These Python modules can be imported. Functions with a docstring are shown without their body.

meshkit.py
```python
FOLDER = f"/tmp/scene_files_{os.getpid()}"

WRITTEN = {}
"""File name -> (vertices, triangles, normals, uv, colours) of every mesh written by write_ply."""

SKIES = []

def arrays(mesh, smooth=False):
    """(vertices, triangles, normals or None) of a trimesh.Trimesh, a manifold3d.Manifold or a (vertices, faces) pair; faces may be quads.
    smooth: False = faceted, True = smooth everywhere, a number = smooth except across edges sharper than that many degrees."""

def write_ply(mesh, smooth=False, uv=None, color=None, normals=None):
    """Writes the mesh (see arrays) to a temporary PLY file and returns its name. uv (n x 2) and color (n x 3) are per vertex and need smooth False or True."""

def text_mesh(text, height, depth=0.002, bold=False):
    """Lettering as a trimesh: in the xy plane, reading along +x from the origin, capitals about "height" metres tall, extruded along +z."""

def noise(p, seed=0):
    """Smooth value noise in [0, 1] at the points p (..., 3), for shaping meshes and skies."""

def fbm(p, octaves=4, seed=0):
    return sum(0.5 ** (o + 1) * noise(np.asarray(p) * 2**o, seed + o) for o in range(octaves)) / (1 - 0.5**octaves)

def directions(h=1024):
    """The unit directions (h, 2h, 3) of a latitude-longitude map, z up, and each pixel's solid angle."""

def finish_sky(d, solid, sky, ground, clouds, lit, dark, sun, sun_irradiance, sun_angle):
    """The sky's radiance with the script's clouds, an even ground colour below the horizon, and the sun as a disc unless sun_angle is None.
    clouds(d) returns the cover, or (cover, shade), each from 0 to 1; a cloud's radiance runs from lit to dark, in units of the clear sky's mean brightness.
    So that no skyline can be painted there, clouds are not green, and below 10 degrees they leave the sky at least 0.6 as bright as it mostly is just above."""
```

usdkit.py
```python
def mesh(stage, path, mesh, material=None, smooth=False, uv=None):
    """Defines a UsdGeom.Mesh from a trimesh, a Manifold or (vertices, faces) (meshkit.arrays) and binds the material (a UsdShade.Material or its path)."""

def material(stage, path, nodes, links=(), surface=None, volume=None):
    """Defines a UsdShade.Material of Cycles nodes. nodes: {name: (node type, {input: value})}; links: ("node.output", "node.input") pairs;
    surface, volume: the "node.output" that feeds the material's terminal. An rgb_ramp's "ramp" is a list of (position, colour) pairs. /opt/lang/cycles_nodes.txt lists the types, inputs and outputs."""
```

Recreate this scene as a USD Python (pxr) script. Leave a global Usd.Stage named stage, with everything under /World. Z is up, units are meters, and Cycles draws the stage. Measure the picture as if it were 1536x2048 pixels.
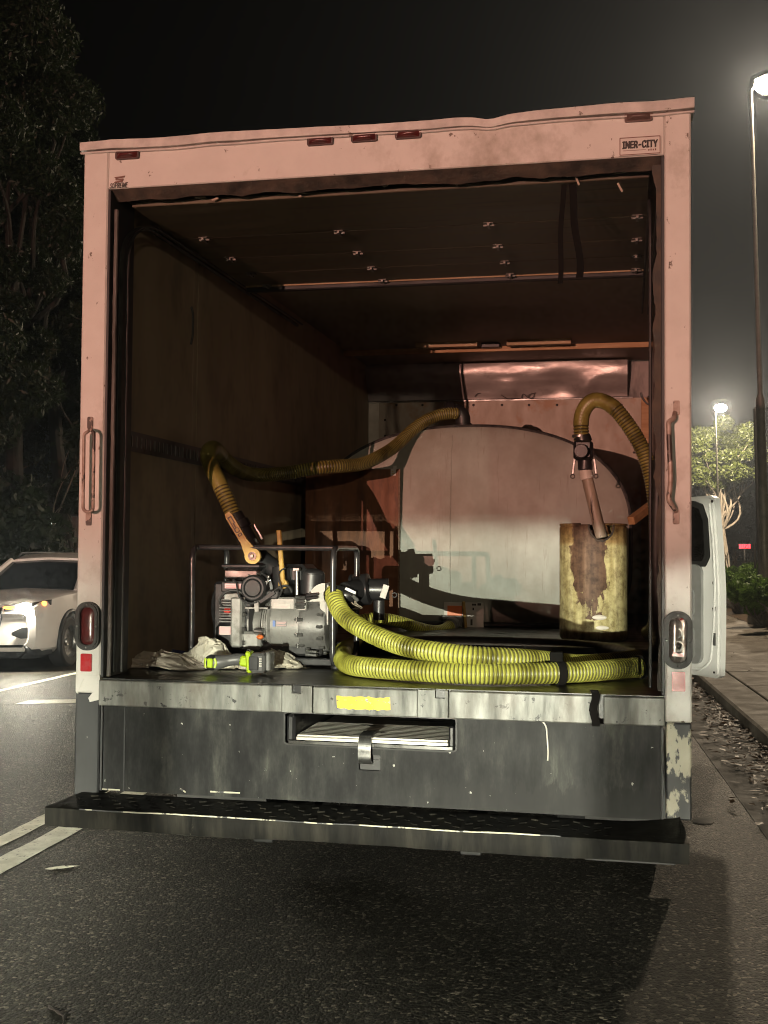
import math, random
import numpy as np
import trimesh, manifold3d as m3
from shapely.geometry import Polygon, box as sbox, Point
from shapely.ops import unary_union
from scipy.interpolate import CubicSpline
from pxr import Usd, UsdGeom, UsdLux, UsdShade, Gf, Sdf, Vt
import usdkit, meshkit

stage = Usd.Stage.CreateInMemory()
UsdGeom.SetStageUpAxis(stage, 'Z'); UsdGeom.SetStageMetersPerUnit(stage, 1.0)
UsdGeom.Xform.Define(stage, '/World')
UsdGeom.Scope.Define(stage, '/World/Looks')

# ------------------------------------------------------------------ camera
FPX = 2318.2                                    # focal length in pixels of a 1536 wide picture
def rot(axis, a):
    c, s = math.cos(a), math.sin(a)
    return np.array({'x': [[1,0,0],[0,c,-s],[0,s,c]], 'y': [[c,0,s],[0,1,0],[-s,0,c]], 'z': [[c,-s,0],[s,c,0],[0,0,1]]}[axis])
def rotvec(v):
    v = np.array(v, float); t = np.linalg.norm(v); k = v/t
    K = np.array([[0,-k[2],k[1]],[k[2],0,-k[0]],[-k[1],k[0],0]])
    return np.eye(3) + math.sin(t)*K + (1-math.cos(t))*K@K
CAM_R = rot('z', .155) @ rot('x', .0436) @ rot('y', .0154)   # columns: right, forward, up
CAM_P = np.array([0, 0, 1.54])
cam = UsdGeom.Camera.Define(stage, '/World/camera')
mm = np.eye(4); mm[:3,0] = CAM_R[:,0]; mm[:3,1] = CAM_R[:,2]; mm[:3,2] = -CAM_R[:,1]; mm[:3,3] = CAM_P
cam.AddTransformOp().Set(Gf.Matrix4d(*mm.T.ravel().tolist()))
cam.CreateHorizontalApertureAttr(36.0); cam.CreateVerticalApertureAttr(48.0)
cam.CreateFocalLengthAttr(36.0*FPX/1536); cam.CreateClippingRangeAttr(Gf.Vec2f(.05, 2000))
cam.CreateExposureAttr(0.0)

# the parked truck stands a little askew: its own axes (x across, y into the box, z up from the load floor) in the world
TRK_C = np.array([.9927, -4.3982, .5204]); TRK_RC = rotvec([.0359, -.0041, .2077])
TRK_R = CAM_R @ TRK_RC.T
TRK_T = CAM_P - TRK_R @ TRK_C
def t2w(p): return TRK_R @ np.asarray(p, float) + TRK_T

# ------------------------------------------------------------------ sky and lights
HAZE = 0.0006
SKY = 0.0003
sky = UsdLux.DomeLight.Define(stage, '/World/sky')
SUN_EL, SUN_ROT = .05, -2.6
usdkit.material(stage, '/World/Looks/night_sky', {
    's': ('sky_texture', {'sky_type': 'single_scattering', 'sun_disc': False, 'sun_elevation': SUN_EL, 'sun_rotation': SUN_ROT}),
    'g': ('rgb_to_bw', {}), 'mx': ('mix', {'fac': .85, 'color2': (.5, .46, .42)}),
    'b': ('background_shader', {'strength': SKY})}, [('s.color', 'g.color'), ('g.val', 'mx.color2'), ('s.color', 'mx.color1'), ('mx.color', 'b.color')], surface='b.background')
UsdShade.MaterialBindingAPI.Apply(sky.GetPrim()).Bind(UsdShade.Material.Get(stage, '/World/Looks/night_sky'))
sky.GetPrim().SetCustomDataByKey('kind', 'structure')
moon = UsdLux.DistantLight.Define(stage, '/World/moon')
moon.CreateIntensityAttr(.0012); moon.CreateAngleAttr(.5); moon.CreateNormalizeAttr(True); moon.CreateColorAttr(Gf.Vec3f(1, .93, .85))
_d = np.array([math.sin(SUN_ROT)*math.cos(.6), math.cos(SUN_ROT)*math.cos(.6), math.sin(.6)])
_x = np.cross([0,0,1], _d); _x /= np.linalg.norm(_x); _y = np.cross(_d, _x)
mm = np.eye(4); mm[:3,0] = _x; mm[:3,1] = _y; mm[:3,2] = _d
moon.AddTransformOp().Set(Gf.Matrix4d(*mm.T.ravel().tolist()))

BEAM = 1120.0         # unseen lamp behind the camera, placed to light the inside of the box
BEAM_P = np.array([.42, -6.5, .0])              # in the truck's axes
WARM = 4100.0        # unseen warm lamp far behind the camera, lights posts and tank
WARM_P = np.array([-4.0, -20.0, .75])
FILL, FILL_P = 430.0, np.array([7.0, -18.0, 2.4])  # added fill lamp at the right, lifts the dark left wall
LAMP_NEAR, LAMP_FAR, SUV_LAMP = 2600.0, 7000.0, 3000.0

# ------------------------------------------------------------------ things, parts, numbering
used = {}
def numbered(parent, name):
    k = parent + '/' + name
    n = used.get(k, -1) + 1; used[k] = n
    return k if n == 0 else f'{k}_{n:03d}'
def lab(prim, label=None, cat=None, group=None, kind=None):
    for k, v in (('label', label), ('category', cat), ('group', group), ('kind', kind)):
        if v: prim.SetCustomDataByKey(k, v)
class Thing:
    def __init__(s, name, label, cat, base=(0,0,0), truck=False, group=None, kind=None, rz=0.0):
        s.path = numbered('/World', name); s.base = np.asarray(base, float); s.rz = rz
        x = UsdGeom.Xform.Define(stage, s.path); m = np.eye(4)
        if truck: m[:3,:3] = TRK_R; m[:3,3] = t2w(base)
        else: m[:3,:3] = rot('z', rz); m[:3,3] = base
        x.AddTransformOp().Set(Gf.Matrix4d(*m.T.ravel().tolist()))
        s.prim = x.GetPrim(); lab(s.prim, label, cat, group, kind)
    def add(s, name, mesh, material, parent=None, label=None, smooth=35, uv=None, kind=None, local=False):
        if isinstance(mesh, list): mesh = cat(*mesh)
        if not local and not isinstance(mesh, tuple):
            mesh = mesh.copy(); mesh.apply_translation(-s.base)
        elif not local: mesh = (np.asarray(mesh[0]) - s.base, mesh[1])
        p = numbered(parent or s.path, name)
        m = usdkit.mesh(stage, p, mesh, M[material] if isinstance(material, str) else material, smooth=smooth, uv=uv)
        lab(m.GetPrim(), label, kind=kind)
        return p
def single(name, mesh, material, label=None, cat=None, group=None, kind=None, truck=False, smooth=35, uv=None, base=(0,0,0)):
    """a thing that is one mesh"""
    p = numbered('/World', name)
    if isinstance(mesh, list): mesh = cat(*mesh)
    base = np.asarray(base, float)
    if isinstance(mesh, tuple): mesh = (np.asarray(mesh[0]) - base, mesh[1])
    else: mesh = mesh.copy(); mesh.apply_translation(-base)
    m = usdkit.mesh(stage, p, mesh, M[material] if isinstance(material, str) else material, smooth=smooth, uv=uv)
    t = np.eye(4)
    if truck: t[:3,:3] = TRK_R; t[:3,3] = t2w(base)
    else: t[:3,3] = base
    m.AddTransformOp().Set(Gf.Matrix4d(*t.T.ravel().tolist()))
    lab(m.GetPrim(), label, cat, group, kind)
    return m

# ------------------------------------------------------------------ measuring: a pixel of the photograph onto a known plane
def _ray(px, py): return np.array([(px-768)/FPX, 1, -(py-1024)/FPX])
def ty(px, py, y):
    d = TRK_RC @ _ray(px, py); return TRK_C + d*(y-TRK_C[1])/d[1]
def tz(px, py, z):
    d = TRK_RC @ _ray(px, py); return TRK_C + d*(z-TRK_C[2])/d[2]
def tx(px, py, x):
    d = TRK_RC @ _ray(px, py); return TRK_C + d*(x-TRK_C[0])/d[0]
def gz(px, py, z=0.0):
    d = CAM_R @ _ray(px, py); return CAM_P + d*(z-CAM_P[2])/d[2]
def gd(px, py, dist): return CAM_P + CAM_R @ _ray(px, py)*dist
def rect(px0, py0, px1, py1, y):
    a, b = ty(px0, py0, y), ty(px1, py1, y)
    return min(a[0], b[0]), max(a[0], b[0]), min(a[2], b[2]), max(a[2], b[2])

# ------------------------------------------------------------------ shapes
def cat(*ms):
    ms = [m for x in ms for m in (x if isinstance(x, list) else [x])]
    return trimesh.util.concatenate(ms) if len(ms) > 1 else ms[0]
def box(x0, x1, y0, y1, z0, z1, c=.002):
    c = min(c, abs(x1-x0)*.3, abs(y1-y0)*.3, abs(z1-z0)*.3)
    if c < 1e-4: 
        m = trimesh.creation.box([abs(x1-x0), abs(y1-y0), abs(z1-z0)]); m.apply_translation([(x0+x1)/2, (y0+y1)/2, (z0+z1)/2]); return m
    lo, hi = np.minimum([x0,y0,z0],[x1,y1,z1]), np.maximum([x0,y0,z0],[x1,y1,z1])
    P = []
    for sx in (0,1):
        for sy in (0,1):
            for sz in (0,1):
                q = np.where([sx,sy,sz], hi, lo); d = np.where([sx,sy,sz], -c, c)
                for k in range(3):
                    e = q + d; e[k] = q[k]; P.append(e)
    return trimesh.convex.convex_hull(np.array(P))
def obox(p0, p1, w, h, up=(0,0,1), c=.002):
    """a bar with a w x h section from p0 to p1"""
    p0, p1 = np.asarray(p0, float), np.asarray(p1, float)
    d = p1-p0; L = np.linalg.norm(d); d /= L
    s = np.cross(d, up); s /= np.linalg.norm(s); u = np.cross(s, d)
    m = box(-w/2, w/2, 0, L, -h/2, h/2, c)
    t = np.eye(4); t[:3,0] = s; t[:3,1] = d; t[:3,2] = u; t[:3,3] = p0
    m.apply_transform(t); return m
def frames(P, closed=False):
    P = np.asarray(P, float); n = len(P)
    T = np.gradient(P, axis=0) if not closed else np.roll(P,-1,0)-np.roll(P,1,0)
    T /= np.linalg.norm(T, axis=1, keepdims=True)+1e-12
    a = np.array([0,0,1.0]) if abs(T[0,2]) < .9 else np.array([1.0,0,0])
    N = np.zeros_like(P); v = a - T[0]*np.dot(a, T[0]); N[0] = v/np.linalg.norm(v)
    for i in range(1, n):
        v = N[i-1] - T[i]*np.dot(N[i-1], T[i]); N[i] = v/(np.linalg.norm(v)+1e-12)
    return T, N, np.cross(T, N)
def tube(P, r, n=12, caps=True, ret_uv=False, twist=None):
    P = np.asarray(P, float); T, N, B = frames(P)
    r = np.broadcast_to(np.asarray(r, float), (len(P),)) if np.ndim(r) < 2 else r
    a = np.linspace(0, 2*np.pi, n, endpoint=False)
    rr = r[:, None] if np.ndim(r) == 1 else r
    V = P[:, None] + rr[..., None]*(np.cos(a)[None,:,None]*N[:,None] + np.sin(a)[None,:,None]*B[:,None])
    m = len(P); i, j = np.meshgrid(np.arange(m-1), np.arange(n), indexing='ij')
    q = np.stack([i*n+j, (i+1)*n+j, (i+1)*n+(j+1)%n, i*n+(j+1)%n], -1).reshape(-1, 4)[:, ::-1]
    F = np.vstack([q[:,[0,1,2]], q[:,[0,2,3]]]); V = V.reshape(-1, 3)
    if caps:
        k = len(V); V = np.vstack([V, P[0], P[-1]])
        jj = np.arange(n)
        F = np.vstack([F, np.stack([np.full(n,k), (jj+1)%n, jj],1)[:, ::1], np.stack([np.full(n,k+1), (m-1)*n+jj, (m-1)*n+(jj+1)%n],1)])
    return trimesh.Trimesh(V, F, process=False)
def arcs(P, r, seg=5):
    """polyline with rounded corners"""
    P = [np.asarray(p, float) for p in P]; out = [P[0]]
    for a, b, c in zip(P[:-2], P[1:-1], P[2:]):
        d1, d2 = (a-b), (c-b); l1, l2 = np.linalg.norm(d1), np.linalg.norm(d2)
        k = min(r, l1*.48, l2*.48); s, e = b+d1/l1*k, b+d2/l2*k
        for t in np.linspace(0, 1, seg+1): out.append((1-t)**2*s + 2*t*(1-t)*b + t*t*e)
    out.append(P[-1]); return np.array(out)
def spline(P, step=.01, d=None):
    P = np.asarray(P, float); s = np.concatenate([[0], np.cumsum(np.linalg.norm(np.diff(P, axis=0), axis=1))])
    cs = CubicSpline(s, P); f = cs(np.linspace(0, s[-1], 600))
    L = np.concatenate([[0], np.cumsum(np.linalg.norm(np.diff(f, axis=0), axis=1))])
    q = np.arange(0, L[-1], step)
    return np.stack([np.interp(q, L, f[:,k]) for k in range(3)], 1), q
def lathe(prof, o, d, n=32):
    """prof: (radius, along) pairs, turned about the axis d through o"""
    d = np.asarray(d, float); d /= np.linalg.norm(d)
    a = np.array([0,0,1.0]) if abs(d[2]) < .9 else np.array([1.0,0,0])
    u = np.cross(d, a); u /= np.linalg.norm(u); v = np.cross(d, u)
    th = np.linspace(0, 2*np.pi, n, endpoint=False)
    prof = np.array(prof, float)
    V = np.asarray(o, float) + prof[:,None,1,None]*d + prof[:,None,0,None]*(np.cos(th)[None,:,None]*u + np.sin(th)[None,:,None]*v)
    m = len(prof); i, j = np.meshgrid(np.arange(m-1), np.arange(n), indexing='ij')
    q = np.stack([i*n+j, i*n+(j+1)%n, (i+1)*n+(j+1)%n, (i+1)*n+j], -1).reshape(-1,4)
    F = np.vstack([q[:,[0,1,2]], q[:,[0,2,3]]]); V = V.reshape(-1,3)
    t = trimesh.Trimesh(V, F, process=True); t.update_faces(t.nondegenerate_faces()); t.fix_normals(); return t
def cyl(p0, p1, r, n=24, c=.002, r2=None):
    p0, p1 = np.asarray(p0, float), np.asarray(p1, float); L = np.linalg.norm(p1-p0); r2 = r if r2 is None else r2
    c = min(c, L*.3, r*.3)
    return lathe([(0,0),(r-c,0),(r,c),(r2,L-c),(r2-c,L),(0,L)], p0, p1-p0, n)
def ext(poly, y0, y1):
    """a polygon in (x, z) given thickness from y0 to y1"""
    ms = []
    for g in getattr(poly, 'geoms', [poly]):
        m = trimesh.creation.extrude_polygon(g, y1-y0, engine='earcut'); v = m.vertices.copy()
        m.vertices = np.stack([v[:,0], y1 - v[:,2], v[:,1]], 1); ms.append(m)
    m = cat(*ms); m.fix_normals(); return m
def rrect(x0, x1, z0, z1, r, q=6): return sbox(x0+r, z0+r, x1-r, z1-r).buffer(r, q)
def sphere(c, r, sub=2, s=(1,1,1)):
    m = trimesh.creation.icosphere(sub, 1.0); m.vertices = m.vertices*np.array(s)*r + np.array(c); return m
def letters(text, h, at, width=None, bold=True, depth=.002, slant=0.0):
    """lettering on a plane facing -y; at = lower left corner (x, y, z)"""
    m = meshkit.text_mesh(text, h, depth, bold); v = m.vertices.copy(); v -= [v[:,0].min(), v[:,1].min(), 0]
    if width: v[:,0] *= width/v[:,0].max()
    v[:,0] += slant*v[:,1]
    m.vertices = np.stack([v[:,0]+at[0], at[1]-v[:,2], v[:,1]+at[2]], 1); m.fix_normals(); return m
def grid(nx, ny, f, thick=None):
    u, v = np.meshgrid(np.linspace(0,1,nx), np.linspace(0,1,ny), indexing='ij')
    P = f(u, v).reshape(-1,3); i, j = np.meshgrid(np.arange(nx-1), np.arange(ny-1), indexing='ij')
    q = np.stack([i*ny+j, (i+1)*ny+j, (i+1)*ny+j+1, i*ny+j+1], -1).reshape(-1,4)
    return trimesh.Trimesh(P, np.vstack([q[:,[0,1,2]], q[:,[0,2,3]]]), process=False)

# ------------------------------------------------------------------ materials
M = {}
def mat(name, c1, c2=None, scale=6, stretch=(1,1,1), rough=.5, metal=0.0, bump=0.0, bscale=80, bdist=.004, chips=None, chips2=None, coat=0.0, lo=.35, hi=.65, emit=None, estr=0.0, spec=.5, detail=5, rvar=.12, extra=None):
    n = {'tc': ('texture_coordinate', {}), 'mp': ('mapping', {'scale': stretch}), 'nz': ('noise_texture', {'scale': scale, 'detail': detail, 'roughness': .6}),
         'rp': ('rgb_ramp', {'ramp': [(lo, c1), (hi, c2 or c1)]}),
         'p': ('principled_bsdf', {'metallic': metal, 'roughness': rough, 'coat_weight': coat, 'specular_ior_level': spec})}
    l = [('tc.object', 'mp.vector'), ('mp.vector', 'nz.vector'), ('nz.fac', 'rp.fac')]
    col = 'rp.color'
    for k, ch in enumerate([c for c in (chips, chips2) if c]):
        cc, thr, sc, st = ch[:4]; soft = ch[4] if len(ch) > 4 else .015
        n[f'cm{k}'] = ('mapping', {'scale': st, 'location': (3.1*k, 1.7, .9)}); n[f'cn{k}'] = ('noise_texture', {'scale': sc, 'detail': 6, 'roughness': .65})
        n[f'cr{k}'] = ('rgb_ramp', {'ramp': [(thr-soft, (0,0,0)), (thr+soft, (1,1,1))]}); n[f'cx{k}'] = ('mix', {'color2': cc})
        l += [('tc.object', f'cm{k}.vector'), (f'cm{k}.vector', f'cn{k}.vector'), (f'cn{k}.fac', f'cr{k}.fac'), (f'cr{k}.color', f'cx{k}.fac'), (col, f'cx{k}.color1')]
        col = f'cx{k}.color'
    l.append((col, 'p.base_color'))
    if rvar:
        n['rr'] = ('map_range', {'from_min': .3, 'from_max': .7, 'to_min': max(.03, rough-rvar), 'to_max': min(1, rough+rvar)}); l += [('nz.fac', 'rr.value'), ('rr.result', 'p.roughness')]
    if bump:
        n['bn'] = ('noise_texture', {'scale': bscale, 'detail': 4}); n['bp'] = ('bump', {'strength': bump, 'distance': bdist})
        l += [('mp.vector', 'bn.vector'), ('bn.fac', 'bp.height'), ('bp.normal', 'p.normal')]
    if emit: n['p'][1].update(emission_color=emit, emission_strength=estr)
    M[name] = usdkit.material(stage, '/World/Looks/' + name, n, l, surface='p.BSDF')
W1, W2 = (.62,.60,.57), (.55,.53,.50)
mat('white_paint', W1, W2, scale=5, rough=.42, bump=.06, bscale=240, chips=((.14,.11,.09), .665, 24, (1,1,.7), .012), chips2=((.36,.33,.29), .60, 3.2, (1,1,.8), .07))
mat('trim_paint', (.6,.58,.55), (.42,.40,.38), scale=11, rough=.45, bump=.1, bscale=60, chips=((.16,.13,.11), .66, 14, (1,1,1)))
mat('sill_metal', (.25,.255,.235), (.075,.078,.072), scale=9, stretch=(1.6,1,.3), rough=.5, metal=.1, bump=.12, bscale=90, chips=((.03,.03,.03), .625, 27, (1,1,1.1), .02), chips2=((.10,.09,.075), .57, 5, (1.6,1,.6), .12))
M['apron_steel'] = usdkit.material(stage, '/World/Looks/apron_steel', {
    'tc': ('texture_coordinate', {}), 'sx': ('separate_xyz', {}), 'm1': ('mapping', {'scale': (1.5,1,.34)}), 'n1': ('noise_texture', {'scale': 6, 'detail': 7, 'roughness': .7}), 'm2': ('mapping', {'scale': (1,1,.6)}), 'n2': ('noise_texture', {'scale': 4.5, 'detail': 8, 'roughness': .68}),
    'n3': ('noise_texture', {'scale': 42, 'detail': 4}), 'm4': ('mapping', {'scale': (2,1,.55)}), 'n4': ('noise_texture', {'scale': 13, 'detail': 7, 'roughness': .72}),
    'r1': ('rgb_ramp', {'ramp': [(.34,(.006,.0063,.0068)),(.46,(.017,.0177,.019)),(.56,(.029,.030,.030)),(.68,(.066,.067,.063))]}), 'r2': ('rgb_ramp', {'ramp': [(.38,(.42,.42,.44)),(.6,(1.2,1.2,1.12))]}), 'mx': ('mix', {'mix_type': 'multiply', 'fac': 1.0}),
    'zz': ('math', {'math_type': 'multiply_add', 'value2': -.30, 'value3': .70}), 'df': ('math', {'math_type': 'subtract'}), 'st': ('map_range', {'from_min': -.012, 'from_max': .012, 'clamp': True}),
    'xr': ('map_range', {'from_min': -.1, 'from_max': .55, 'clamp': True}), 'ml': ('math', {'math_type': 'multiply'}), 'm8': ('math', {'math_type': 'multiply', 'value2': .8}), 'md': ('mix', {'color2': (.014,.014,.014)}),
    'r3': ('rgb_ramp', {'ramp': [(.735,(0,0,0)),(.755,(1,1,1))]}), 'mw': ('mix', {'color2': (.42,.42,.39)}), 'bp': ('bump', {'strength': .12, 'distance': .004}), 'p': ('principled_bsdf', {'roughness': .55, 'specular_ior_level': .2})},
    [('tc.object','sx.vector'),('tc.object','m1.vector'),('m1.vector','n1.vector'),('tc.object','m2.vector'),('m2.vector','n2.vector'),('tc.object','n3.vector'),('tc.object','m4.vector'),('m4.vector','n4.vector'),('n1.fac','r1.fac'),('n2.fac','r2.fac'),('r1.color','mx.color1'),('r2.color','mx.color2'),
     ('n4.fac','zz.value1'),('zz.value','df.value1'),('sx.z','df.value2'),('df.value','st.value'),('sx.x','xr.value'),('xr.result','ml.value2'),('st.result','ml.value1'),('ml.value','m8.value1'),('m8.value','md.fac'),('mx.color','md.color1'),('n3.fac','r3.fac'),('r3.color','mw.fac'),('md.color','mw.color1'),('mw.color','p.base_color'),('n1.fac','bp.height'),('bp.normal','p.normal')], surface='p.BSDF')
mat('peeled_paint', (.55,.53,.42), (.48,.46,.36), scale=7, rough=.5, bump=.2, bscale=30, chips=((.045,.047,.05), .53, 9, (1.2,1,.55)))
mat('dark_paint', (.012,.013,.0145), (.028,.0295,.032), scale=5, stretch=(1,1,.4), rough=.5, bump=.1, chips=((.2,.19,.18), .74, 16, (1,1,1)))
mat('bumper_plate', (.003,.003,.0028), (.014,.0135,.0115), scale=7, stretch=(1.4,1,.35), rough=.6, spec=.12, lo=.38, hi=.62, bump=.25, bscale=22, bdist=.01, chips=((.12,.11,.09), .69, 18, (1,1,.4)), chips2=((.028,.026,.021), .56, 5, (1.5,1,.25), .08))
mat('black_rubber', (.012,.012,.012), (.022,.022,.021), rough=.55, bump=.1)
mat('black_plastic', (.014,.014,.015), (.02,.02,.021), rough=.36, bump=.04)
mat('floor_mat', (.010,.010,.010), (.03,.03,.028), scale=3, stretch=(1,2.5,1), rough=.35, bump=.15, bscale=14, bdist=.01)
mat('inner_ply', (.20,.155,.10), (.29,.23,.155), scale=3, stretch=(4,1.2,.35), rough=.6, bump=.05, chips=((.12,.09,.065), .62, 3, (1,1,.6), .12))
mat('inner_metal', (.16,.14,.13), (.24,.21,.2), scale=4, rough=.5, metal=.2, bump=.05, chips=((.02,.02,.02), .6, 4, (1,1,.3), .08))
mat('ceiling_skin', (.22,.175,.13), (.32,.26,.20), scale=2, rough=.6, bump=.05)
mat('door_ply', (.05,.042,.026), (.12,.098,.064), scale=4, stretch=(.25,5,1), rough=.55, bump=.1, chips=((.04,.03,.02), .64, 5, (.3,4,1), .06))
mat('track_steel', (.02,.02,.02), (.05,.048,.046), scale=12, rough=.6, metal=.2, bump=.1)
mat('etrack_steel', (.045,.047,.05), (.09,.09,.095), scale=12, rough=.42, metal=.5, bump=.05)
mat('zinc', (.36,.36,.35), (.24,.24,.235), scale=20, rough=.33, metal=.9, bump=.05)
mat('chrome', (.75,.75,.73), (.55,.55,.54), scale=9, rough=.16, metal=1.0, rvar=.06)
mat('alu_sheet', (.50,.47,.45), (.33,.30,.29), scale=4, stretch=(1,1,2), rough=.40, metal=.5, bump=.16, bscale=3.2, bdist=.05, chips=((.2,.17,.16), .66, 4, (1,1,1), .1))
mat('alu_dull', (.42,.38,.38), (.30,.27,.27), scale=4, rough=.45, metal=.4, bump=.3, bscale=2.5, bdist=.04)
mat('front_ply', (.42,.37,.31), (.33,.28,.225), scale=5, stretch=(1.5,1,.7), rough=.6, bump=.08, chips=((.34,.22,.14), .60, 3.2, (1,1,1), .05))
mat('new_lumber', (.44,.27,.13), (.34,.19,.085), scale=5, stretch=(.5,6,6), rough=.6, bump=.1)
mat('pale_lumber', (.42,.30,.17), (.32,.22,.12), scale=5, stretch=(.5,6,6), rough=.6, bump=.1)
mat('red_ply', (.20,.085,.040), (.10,.044,.022), scale=3.5, stretch=(2.2,1,.6), spec=.2, rough=.55, bump=.1, chips=((.06,.03,.02), .60, 4, (2.4,1,.5), .09))
mat('ply_edge', (.20,.13,.08), (.12,.075,.045), scale=6, stretch=(1,1,9), rough=.6)
mat("tank_skin", (.37,.385,.345), (.29,.305,.27), scale=3.2, stretch=(1.3,1,.55), rough=.55, spec=.3, bump=.12, bscale=6, bdist=.02, chips=((.23,.215,.175), .58, 2.0, (1,1,1), .16), chips2=((.24,.22,.19), .66, 14, (3,1,.2), .06))
mat('tank_shell', (.22,.21,.20), (.15,.14,.135), scale=4, rough=.45, metal=.4, bump=.06)
mat('tank_rim', (.02,.02,.02), (.05,.048,.045), scale=20, rough=.45)
M['drum_skin'] = usdkit.material(stage, '/World/Looks/drum_skin', {
    'tc': ('texture_coordinate', {}), 'sx': ('separate_xyz', {}), 'zn': ('math', {'math_type': 'divide', 'value2': .65}),
    'wr': ('rgb_ramp', {'ramp': [(0,(0,0,0)),(.17,(0,0,0)),(.19,(.17,)*3),(.40,(.20,)*3),(.46,(.44,)*3),(.60,(.52,)*3),(.78,(.50,)*3),(.80,(.36,)*3),(1,(.5,)*3)]}),
    'wm': ('math', {'math_type': 'multiply', 'value2': .2}), 'xo': ('math', {'math_type': 'add', 'value2': .022}), 'ab': ('math', {'math_type': 'absolute'}), 'sb': ('math', {'math_type': 'subtract'}),
    'mp': ('mapping', {'scale': (1,1,.45)}), 'n1': ('noise_texture', {'scale': 8, 'detail': 7, 'roughness': .62}), 'nn': ('math', {'math_type': 'multiply_add', 'value2': .34, 'value3': -.17}), 'ad': ('math', {'math_type': 'add'}),
    'st': ('map_range', {'from_min': -.004, 'from_max': .004, 'clamp': True}), 'm2': ('mapping', {'scale': (3,3,.25)}), 'n2': ('noise_texture', {'scale': 8, 'detail': 6}),
    'cb': ('rgb_ramp', {'ramp': [(.3,(.27,.22,.10)),(.48,(.42,.38,.20)),(.6,(.50,.46,.27)),(.74,(.28,.17,.06))]}), 'cs': ('rgb_ramp', {'ramp': [(.3,(.05,.028,.018)),(.5,(.11,.065,.044)),(.62,(.165,.105,.072)),(.75,(.25,.18,.12))]}),
    'tz': ('rgb_ramp', {'ramp': [(0,(1,1,1)),(.78,(1,1,1)),(.82,(.62,.48,.38)),(1,(.55,.42,.33))]}), 'mt': ('mix', {'mix_type': 'multiply', 'fac': 1.0}),  # browner and darker towards the top of the drum
    'n5': ('noise_texture', {'scale': 16, 'detail': 6, 'roughness': .7}), 'r5': ('rgb_ramp', {'ramp': [(.36,(.45,.40,.34)),(.58,(1.1,1.08,1.0))]}), 'm5': ('mix', {'mix_type': 'multiply', 'fac': 1.0}), 'mx': ('mix', {}), 'bp': ('bump', {'strength': .5, 'distance': .008}), 'p': ('principled_bsdf', {'roughness': .62, 'specular_ior_level': .3})},
    [('tc.object','sx.vector'),('sx.z','zn.value1'),('zn.value','wr.fac'),('wr.color','wm.value1'),('sx.x','xo.value1'),('xo.value','ab.value1'),('wm.value','sb.value1'),('ab.value','sb.value2'),('tc.object','mp.vector'),('mp.vector','n1.vector'),
     ('n1.fac','nn.value1'),('sb.value','ad.value1'),('nn.value','ad.value2'),('ad.value','st.value'),('tc.object','m2.vector'),('m2.vector','n2.vector'),('n2.fac','cb.fac'),('n2.fac','cs.fac'),('zn.value','tz.fac'),('cb.color','mt.color1'),('tz.color','mt.color2'),
     ('st.result','mx.fac'),('mt.color','mx.color1'),('cs.color','mx.color2'),('mx.color','m5.color1'),('tc.object','n5.vector'),('n5.fac','r5.fac'),('r5.color','m5.color2'),('m5.color','p.base_color'),('n2.fac','bp.height'),('bp.normal','p.normal')], surface='p.BSDF')
mat('grimy_pipe', (.36,.31,.24), (.20,.165,.12), scale=6, stretch=(3,3,.5), rough=.5, bump=.1, chips=((.04,.03,.025), .62, 6, (5,5,.4)))
mat('white_collar', (.66,.62,.56), (.5,.46,.4), rough=.45)
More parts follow.
